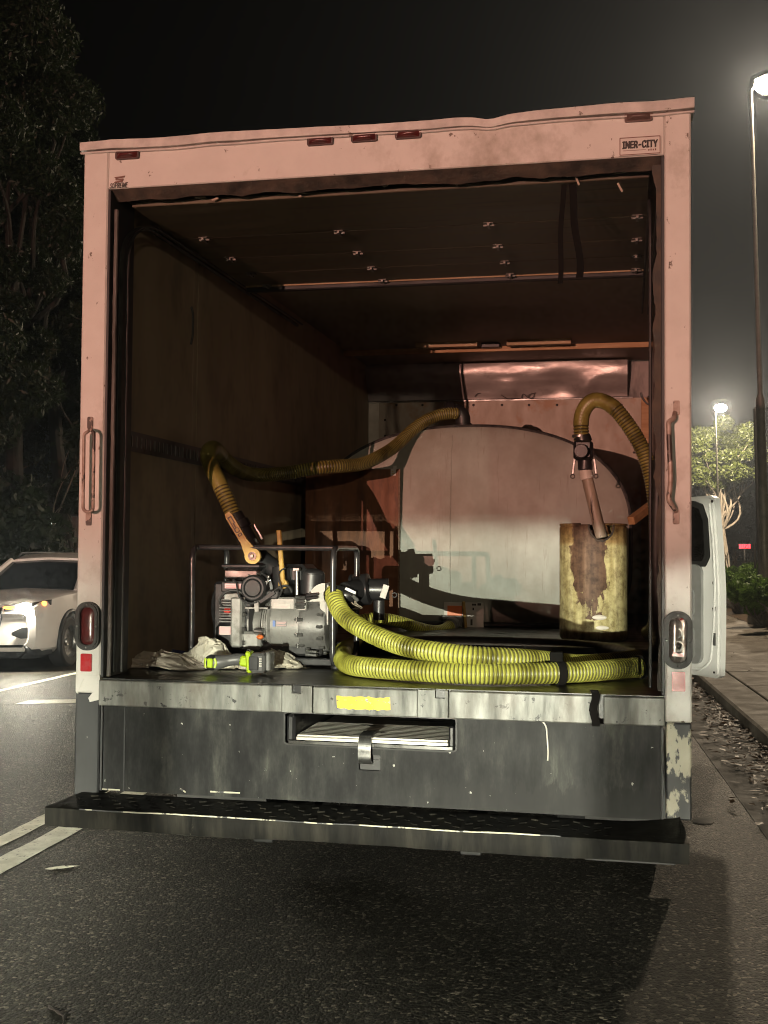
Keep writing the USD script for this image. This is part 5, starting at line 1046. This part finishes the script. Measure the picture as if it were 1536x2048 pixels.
# street lamps in view
def street_lamp(base_px, lean, head, dist, label, pole_px_r, mt):
    top = gd(*lean, dist); foot = np.array([top[0], top[1], 0.0])
    t = Thing('street_lamp', label, 'street lamp', foot, group='tall street lamps')
    h = top[2]
    t.add('pole', lathe([(.105,.0),(.095,h*.42),(.055,h*.43),(.035,h)], foot, (0,0,1), 16), 'pole_steel')
    t.add('base', lathe([(.0,.0),(.12,.0),(.12,.5),(.11,.6),(.10,.7)], foot, (0,0,1), 18), 'pole_dark')
    hd = gd(*head, dist)
    a = arcs([top-[0,0,.15], top+[0,0,.04], hd+[0,0,.06]], .15, 5)
    t.add('arm', tube(a, .022, 8), 'pole_steel')
    dd = hd-top; dd[2] = 0; dd /= np.linalg.norm(dd)
    m = sphere((0,0,0), 1, 3); v = m.vertices*[.30,.14,.09]; v[:,2] = np.maximum(v[:,2], -.01)
    an = math.atan2(dd[1], dd[0]); R = rot('z', an); m.vertices = v@R.T+hd+[0,0,.02]
    t.add('head', m, 'pole_steel')
    b = sphere((0,0,0), 1, 2); v = b.vertices*[.30,.22,.21]; b.vertices = v@R.T+hd+[0,0,-.10]
    t.add('lens', b, mt)
street_lamp(None, (1502,182), (1536,160), 26.0, 'tall near street lamp at the top right', 0, 'lamp_near_glow')
street_lamp(None, (1431,828), (1441,812), 60.0, 'far street lamp standing before the lit oak', 0, 'lamp_far_glow')
pb = gd(1524, 1145, 29.0)
dp = Thing('utility_pole', 'thick dark pole rising behind the hedge', 'pole', (pb[0], pb[1], 0))
hp = gd(1512, 815, 29.0)[2]
dp.add('shaft', cyl((pb[0], pb[1], 0), (pb[0], pb[1], hp), .105, 18, .01, .095), 'pole_dark'); dp.add('top_cap', sphere((pb[0], pb[1], hp), .06, 2), 'zinc')
p2 = gd(1511, 1145, 31.0); single('sign_post', cyl((p2[0],p2[1],0), (p2[0],p2[1],1.9), .035, 10), 'pole_dark', base=(p2[0],p2[1],0), label='thin dark post just left of the thick pole', cat='post')

# foliage
def leafcloud(centers, radii, n, size, flat=1.0, aspect=.5, droop=0.0):
    """n leaf quads spread through a set of clumps"""
    c = np.asarray(centers, float); r = np.asarray(radii, float); w = r**2; k = rng.choice(len(c), n, p=w/w.sum())
    d = rng.normal(size=(n,3)); d /= np.linalg.norm(d, axis=1, keepdims=True); rad = rng.random(n)**.45
    p = c[k] + d*(rad*r[k])[:,None]*[1,1,flat]
    ax = rng.normal(size=(n,3)); ax[:,2] -= droop; ax /= np.linalg.norm(ax, axis=1, keepdims=True)
    s = np.cross(ax, rng.normal(size=(n,3))); s /= np.linalg.norm(s, axis=1, keepdims=True)
    L = size*(.6+.8*rng.random(n))[:,None]
    V = np.stack([p-ax*L, p+s*L*aspect, p+ax*L, p-s*L*aspect], 1).reshape(-1,3); b = np.arange(n)*4
    F = np.concatenate([np.stack([b,b+1,b+2],1), np.stack([b,b+2,b+3],1)]); return V, F
def limbs(p0, tips, r0, mt_n=6, wig=.12):
    ms = []
    for t in tips:
        t = np.asarray(t, float); L = np.linalg.norm(t-p0); q = [p0]
        for k in np.linspace(.25, 1, 4): q.append(p0+(t-p0)*k+rng.normal(size=3)*L*wig*(.4 if k < 1 else .1)+[0,0,L*.06*math.sin(k*3)])
        P, s_ = spline(q, L/14); ms.append(tube(P, np.linspace(r0, r0*.18, len(P)), 6))
    return cat(*ms)
def tree(name, label, base, h, trunk_r, crown, n, size, leaf, bark='bark', group=None, droop=0.0, split=.35, aspect=.5, limb_n=16):
    base = np.asarray(base, float); t = Thing(name, label, 'tree', base, group=group)
    fork = base+[rng.normal()*.2, rng.normal()*.2, h*split]
    t.add('trunk', tube(spline([base-[0,0,.1], base+(fork-base)*.5+[.1*trunk_r*3,0,0], fork, fork+[0,0,h*.12]], h/30)[0], np.linspace(trunk_r, trunk_r*.6, len(spline([base-[0,0,.1], base+(fork-base)*.5+[.1*trunk_r*3,0,0], fork, fork+[0,0,h*.12]], h/30)[0])), 10), bark)
    cs = np.array([c[:3] for c in crown]); rs = np.array([c[3] for c in crown])
    t.add('limbs', limbs(fork, cs[rng.permutation(len(cs))[:limb_n]], trunk_r*.32), bark)
    t.add('crown', leafcloud(cs, rs, n, size, .8, aspect, droop), leaf, smooth=False)
    return t
def clumps(c, R, n, r, squash=1.0, seed=0):
    g = np.random.default_rng(seed); out = []
    for k in range(n):
        d = g.normal(size=3); d /= np.linalg.norm(d); q = np.array(c)+d*np.array(R)*(.35+.65*g.random()**.5)*[1,1,squash]; out.append((*q, r*(.6+.7*g.random())))
    return out
# dark trees on the left
def left_tree(px, dist, top_py, label, seed, width, n, leaf='leaf_dark', low=2.0):
    p = gd(px, 1125, dist); base = (p[0], p[1], 0); h = gd(px, top_py, dist)[2]
    g = np.random.default_rng(seed); cr = []
    for z in np.linspace(low, h-.3, int((h-low)/.75)):
        w = width*(1-.75*((z-low)/(h-low))**1.3)
        for k in range(5):
            a = g.random()*6.28; q = w*(.25+.75*g.random()); cr.append((p[0]+q*math.cos(a), p[1]+q*math.sin(a), z+g.normal()*.25, .42+.45*g.random()))
    tree('pine_tree', label, base, h, .22, cr, int(n*1.7), .075, leaf, group='dark pines on the left', droop=.5, split=.45, aspect=.28, limb_n=26)
left_tree(20, 24, -120, 'tall dark pine at the far left edge, tallest of the trees', 1, 2.6, 60000, 'leaf_pine', 3.3)
left_tree(135, 27, 250, 'dark pine whose crown meets the top left corner of the truck', 2, 2.2, 45000, 'leaf_pine', 4.4)
left_tree(-60, 29, 100, 'dark pine half cut off by the left edge', 3, 3.0, 30000, 'leaf_pine', 3.3)
def bush(px, dist, h, w, label, seed, leaf='leaf_dark', n=9000, twigs=True):
    p = gd(px, 1125, dist); base = np.array([p[0], p[1], 0]); cr = clumps((p[0], p[1], h*.52), (w, w*.8, h*.5), 16, h*.2, 1.0, seed)
    t = Thing('bush', label, 'bush', base, group='bushes behind the white car')
    cs = np.array([c[:3] for c in cr]); t.add('stems', limbs(base+[0,0,.05], np.vstack([cs, cs+rng.normal(size=cs.shape)*.5+[0,0,.5]]), .035, wig=.2), 'bark_pale')
    t.add('foliage', leafcloud(cs, [c[3] for c in cr], n, .085, .9), leaf, smooth=False)
bush(-30, 23, 3.2, .8, 'twiggy dark bush above the roof of the white car', 11)
bush(120, 25, 4.2, 2.0, 'taller dark bush left beside the truck post', 12, n=120)
bush(-40, 22, 3.0, 1.6, 'dark bush at the left edge behind the white car', 13)
# lit house far behind the bushes
hp_ = gd(110, 1080, 38); house = Thing('house', 'lit house showing through the bushes behind the white car', 'house', (hp_[0], hp_[1]+2, 0))
house.add('wall', box(hp_[0]-4, hp_[0]+4, hp_[1], hp_[1]+5, 0, 3.2, .02), 'house_wall')
rf = trimesh.convex.convex_hull(np.array([[hp_[0]+sx*4.4, hp_[1]+sy, z] for sx in (-1,1) for sy, z in ((-.4,3.2),(5.4,3.2))]+[[hp_[0]-2.5,hp_[1]+2.5,4.6],[hp_[0]+2.5,hp_[1]+2.5,4.6]])); house.add('roof', rf, 'bark')
for px in (98, 128):
    a = gd(px, 1062, 38); f = house.add('window', box(a[0]-.26, a[0]+.26, hp_[1]-.06, hp_[1]-.005, a[2]-.62, a[2]+.42, .01), 'label_white'); house.add('pane', box(a[0]-.21, a[0]+.21, hp_[1]-.075, hp_[1]-.062, a[2]-.57, a[2]+.37, 0), 'window_glow', parent=f)

# oak on the right with its thicket
OD = 67.0; p = gd(1452, 1125, OD); oh = gd(1452, 838, OD)[2]
cr = clumps((p[0], p[1], oh-2.0), (2.5, 2.2, 2.0), 44, .62, 1.0, 5)+[(gd(px, py_, OD)[0], p[1]+random.uniform(-1,1), gd(px, py_, OD)[2], .6) for px, py_ in ((1395,900),(1400,935),(1420,870),(1450,845),(1490,860),(1510,900),(1500,940),(1400,960),(1530,880))]
tree('oak_tree', 'lit oak tree behind the far street lamp', (p[0], p[1], 0), oh, .24, cr, 30000, .11, 'leaf_oak', 'bark_pale', split=.33, limb_n=26)
q = gd(1458, 1125, 40); th_ = Thing('bare_shrub', 'bare twiggy shrub below the oak', 'shrub', (q[0], q[1], 0))
th_.add('stems', limbs(np.array([q[0], q[1], .05]), [(q[0]+rng.normal()*.5, q[1]+rng.normal()*.4, 1.1+rng.random()*1.3) for k in range(46)], .022, wig=.12), 'twig')
def back_tree(px, dist, h, w, label, seed):
    p = gd(px, 1125, dist); cr = clumps((p[0], p[1], h*.6), (w, w, h*.38), 22, h*.13, 1.0, seed)
    tree('far_tree', label, (p[0], p[1], 0), h, .2, cr, 9000, .16, 'leaf_dark', split=.3, group='far dark trees')
back_tree(1400, 75, 6.0, 3.0, 'dark far tree left of the oak', 31); back_tree(1500, 85, 7.0, 3.5, 'dark far tree right of the oak', 32)
back_tree(1300, 80, 6.5, 3.5, 'dark far tree hidden beyond the box', 33)
# hedge plants along the sidewalk
for k, (px, dist, h, w, label, leaf, n) in enumerate(((1520,23.5,1.02,.62,'bright green hedge plant nearest at the right edge','leaf_hedge',7000),(1474,29,1.12,.60,'darker hedge plant beside the open door','leaf_hedge',6000),(1506,33,1.15,.7,'hedge plant behind the bright green one','leaf_hedge',5000),(1458,38,1.1,.8,'hedge plant furthest along the sidewalk','leaf_hedge',5000),(1575,21,1.0,.7,'hedge plant just outside the right edge','leaf_hedge',5000))):
    p = gd(px, 1125, dist); b = np.array([p[0], p[1], .12]); cr = clumps((p[0], p[1], .12+h*.66), (w, w*1.6, h*.32), 16, .22, 1.0, 40+k)
    t = Thing('hedge_plant', label, 'hedge', b, group='hedge plants along the sidewalk')
    cs = np.array([c[:3] for c in cr]); t.add('stems', limbs(b, cs, .03, wig=.15), 'bark_pale')
    t.add('foliage', leafcloud(cs, [c[3] for c in cr], n, .045, .9), leaf, smooth=False)
def stone(px, py, w, h, label, seed):
    p = gz(px, py, .12); m = trimesh.creation.icosphere(3, 1.0); v = m.vertices.copy(); nn = meshkit.fbm(v*1.6+seed, 3, seed)
    v *= (.75+.5*nn)[:,None]; v = np.sign(v)*np.abs(v)**.8; v *= [w, w*.8, h]; m.vertices = v+[p[0]+.1, p[1]+w*.5, .12+h*.7]
    single('boulder', m, 'stone_pot', label=label, cat='stone', group='boulders under the hedge', base=(p[0]+.1, p[1]+w*.5, .12), smooth=True)
stone(1530, 1250, .42, .34, 'pale grey boulder under the nearest hedge plant', 3); stone(1487, 1228, .34, .36, 'grey boulder in shadow beside it', 5); stone(1464, 1218, .30, .34, 'grey boulder nearest the open door', 8)
# far red sign and shop front
s = gd(1489, 1093, 70); sg = Thing('red_sign', 'small glowing red sign far away at the right', 'sign', (s[0], s[1], 0))
sg.add('post', cyl((s[0], s[1]+.06, 0), (s[0], s[1]+.06, s[2]), .05, 10), 'pole_dark'); sg.add('box', box(s[0]-.36, s[0]+.36, s[1], s[1]+.12, s[2]-.17, s[2]+.19, .02), 'pole_dark')
sg.add('face', cat(*[box(s[0]-.32+.135*k, s[0]-.32+.135*k+.115, s[1]-.012, s[1]-.002, s[2]-.12+.02*(k%2), s[2]+.14, 0) for k in range(5)]), 'red_sign_glow')
w = gd(1500, 1122, 90); single('far_wall', box(w[0]-14, w[0]+30, w[1], w[1]+.3, 0, w[2]+.05, .01), 'concrete', base=(w[0], w[1], 0), label='low pale wall far behind the hedge', cat='wall')
d0 = gd(1403, 1101, 60); bl_ = Thing('far_lamp', 'tiny white lamp seen through the door window', 'lamp', (d0[0], d0[1], 0)); bl_.add('pole', cyl((d0[0], d0[1], 0), (d0[0], d0[1], d0[2]), .04, 8), 'pole_dark'); bl_.add('lens', box(d0[0]-.14, d0[0]+.14, d0[1]-.1, d0[1]+.1, d0[2]-.02, d0[2]+.09, .01), 'dot_glow')

# ---------------------------------------------------------------- the white car on the left
cp = gz(118, 1332); SX, SY = cp[0]+.07, cp[1]        # left front wheel contact
car = Thing('parked_car', 'white utility car with its headlights on, facing the camera', 'car', (SX-.85, SY-.9, 0))
# local axes: x = across (0 at the car's left side, negative inwards), y = back from the nose
LX, NY = SX+.14, SY-.98
def C(x, y, z): return np.array([LX-x, NY+y, z])
def loft(secs, closed_ends=True):
    V = np.concatenate([np.array([C(*p) for p in s]) for s in secs]); n = len(secs[0]); F = []
    for k in range(len(secs)-1):
        for j in range(n):
            a, b, c, d = k*n+j, k*n+(j+1)%n, (k+1)*n+(j+1)%n, (k+1)*n+j; F += [[a,b,c],[a,c,d]]
    for k, s_ in ((0,1),(len(secs)-1,-1)): F += [[k*n, k*n+j, k*n+j+1][::s_] for j in range(1, n-1)]
    t = trimesh.Trimesh(V, F, process=False); t.fix_normals(); return t
W = 2.0
def sec(y, z0, z1, ins, top_in, crown=.03):
    """a cross section: lower edge z0, belt z1, sides pulled in by ins, top narrower"""
    a = ins
    L = [(a+.10, y, z0), (a+.02, y, z0+.08), (a, y, z0+.30*(z1-z0)), (a, y, z0+.72*(z1-z0)), (a+top_in*.4, y, z1-.03), (a+top_in, y, z1)]
    R = [(W-p[0], p[1], p[2]) for p in L[::-1]]; return L+[(W/2, y, z1+crown)]+R+[(W/2, y, z0)]
body = [sec(.06,.34,.80,.30,.06,.01), sec(.0,.36,.86,.24,.08,.02), sec(.03,.30,.98,.14,.10,.03), sec(.16,.26,1.04,.05,.10,.04), sec(.45,.26,1.10,.0,.09,.05), sec(.9,.26,1.14,.0,.08,.06), sec(1.45,.26,1.17,.0,.07,.05), sec(2.2,.28,1.16,.0,.05,.02), sec(3.6,.28,1.17,.0,.05,.02), sec(4.6,.30,1.15,.04,.06,.02), sec(5.0,.40,1.0,.16,.1,.02)]
bm = loft(body); solid = m3.Manifold(m3.Mesh(bm.vertices.astype(np.float32), bm.faces.astype(np.uint32)))
if solid.volume() > 1:
    for y in (.98, 3.95):
        for x0, x1 in ((-.2,.34),(W-.34,W+.2)):
            c_ = cyl(C(x0, y, .40), C(x1, y, .40), .445, 40); solid = solid - m3.Manifold(m3.Mesh(c_.vertices.astype(np.float32), c_.faces.astype(np.uint32)))
else: print('car body not solid', solid.status(), bm.is_watertight)
car.add('body', trimesh.Trimesh(*(lambda q: (q.vert_properties[:,:3], q.tri_verts))(solid.to_mesh()), process=True), 'suv_paint', smooth=30)
gh = [sec(1.50,1.10,1.18,.10,.10,.02), sec(2.30,1.10,1.66,.10,.22,.03), sec(2.6,1.10,1.73,.09,.24,.04), sec(3.8,1.10,1.74,.09,.24,.04), sec(4.75,1.08,1.62,.14,.24,.03), sec(4.95,1.08,1.2,.2,.1,.02)]
car.add('cabin_glass', loft(gh), 'suv_glass', smooth=30)
rf = [(.34,2.28,1.672),(.32,2.7,1.752),(.32,3.8,1.768),(.36,4.75,1.66)]
car.add('roof', loft([[(x, y, z-.02),(x+.08, y, z+.022),(W/2, y, z+.045),(W-x-.08, y, z+.022),(W-x, y, z-.02),(W/2,y,z-.03)] for x, y, z in rf]), 'suv_paint', smooth=40)
for s in (0, 1):
    f = lambda x: W-x if s else x
    car.add('pillar', tube(np.array([C(f(.13),1.45,1.16), C(f(.24),1.95,1.47), C(f(.33),2.32,1.68)]), .045, 8), 'suv_paint')
    car.add('roof_rail', tube(arcs([C(f(.38),2.5,1.755), C(f(.36),2.6,1.80), C(f(.36),4.3,1.82), C(f(.40),4.4,1.74)], .05), .02, 8), 'suv_dark')
    car.add('mirror', sphere(C(f(-.10),1.75,1.16), 1, 2, (.11,.09,.08)), 'suv_paint')
    for y in (.98, 3.95):
        o = C(f(.13), y, .385); d = -1 if not s else 1
        t = car.add('wheel', lathe([(.20,-.13),(.35,-.125),(.385,-.10),(.39,0),(.385,.10),(.35,.125),(.25,.12),(.24,.06)], o, (1 if not s else -1,0,0), 36), 'tyre')
        car.add('rim', lathe([(0,.06),(.06,.075),(.07,.05),(.22,.06),(.245,.11),(.25,.12)], o, (1 if not s else -1,0,0), 30), 'suv_rim', parent=t)
        car.add('wheel_arch', tube(np.array([C(f(-.004), y+.47*math.cos(a), .40+.46*math.sin(a)) for a in np.linspace(-.25, math.pi+.25, 26)]), .035, 8), 'suv_dark')
    # headlamp cluster: housing, glowing reflector, amber side lamps
    hx = lambda a, y, z: C(f(a), y, z)
    hq = trimesh.convex.convex_hull(np.array([hx(.035,.34,.98),hx(.035,.34,1.06),hx(.20,.02,.92),hx(.20,.02,1.02),hx(.62,-.02,.90),hx(.62,-.02,.985),hx(.62,.2,.9),hx(.62,.2,.985),hx(.08,.5,.98),hx(.08,.5,1.06)]))
    hh = car.add('headlight', hq, 'suv_dark')
    car.add('headlight_bulb', sphere(hx(.30,-.012,.962), .07, 2, (1.25,.45,.75)), 'headlight_glow', parent=hh)
    car.add('amber_lamp', sphere(hx(.085,.20,1.005), .05, 2, (.7,1.1,.75)), 'amber_glow', parent=hh)
    car.add('amber_lamp', sphere(hx(.54,-.022,.955), .05, 2, (1.9,.5,.5)), 'amber_glow', parent=hh)
    ck = trimesh.convex.convex_hull(np.array([hx(.14,.10,.62),hx(.17,.07,.50),hx(.20,.03,.66),hx(.50,-.02,.585),hx(.50,-.02,.545),hx(.36,-.0,.49),hx(.34,-.0,.655),hx(.3,.2,.6)]))
    car.add('air_intake', ck, 'suv_dark')
car.add('grille', trimesh.convex.convex_hull(np.array([C(.64,-.03,.96),C(W-.64,-.03,.96),C(.74,-.03,.60),C(W-.74,-.03,.60),C(.64,.2,.96),C(W-.64,.2,.96),C(.74,.2,.6),C(W-.74,.2,.6)])), 'suv_dark')
car.add('lower_bumper', loft([sec(.05,.20,.36,.34,.05,.0), sec(-.02,.20,.40,.26,.05,.0), sec(.12,.19,.38,.12,.05,.0), sec(.40,.19,.34,.05,.05,.0)]), 'suv_dark')
c41 = C(.22,.02,.845); m_ = letters('41', .075, (0,0,0), bold=False, depth=.004); 
v = m_.vertices.copy(); m_.vertices = np.stack([C(.34,0,0)[0]+v[:,0], C(0,-.004,0)[1]+.005+v[:,1]-(v[:,0]*-.35), .80+v[:,2]], 1)
car.add('number', m_, 'suv_dark', label='small dark number below the headlight')
# thin haze in the night air
hz = box(-230, 230, -70, 390, -1.1, 30, 0)
M['haze_air'] = usdkit.material(stage, '/World/Looks/haze_air', {'v': ('principled_volume', {'color': (.74,.84,.98), 'density': HAZE, 'anisotropy': .72})}, volume='v.volume')
if HAZE > 0: single('haze', hz, 'haze_air', kind='stuff', label='thin night haze around the lamps', cat='haze', smooth=False)
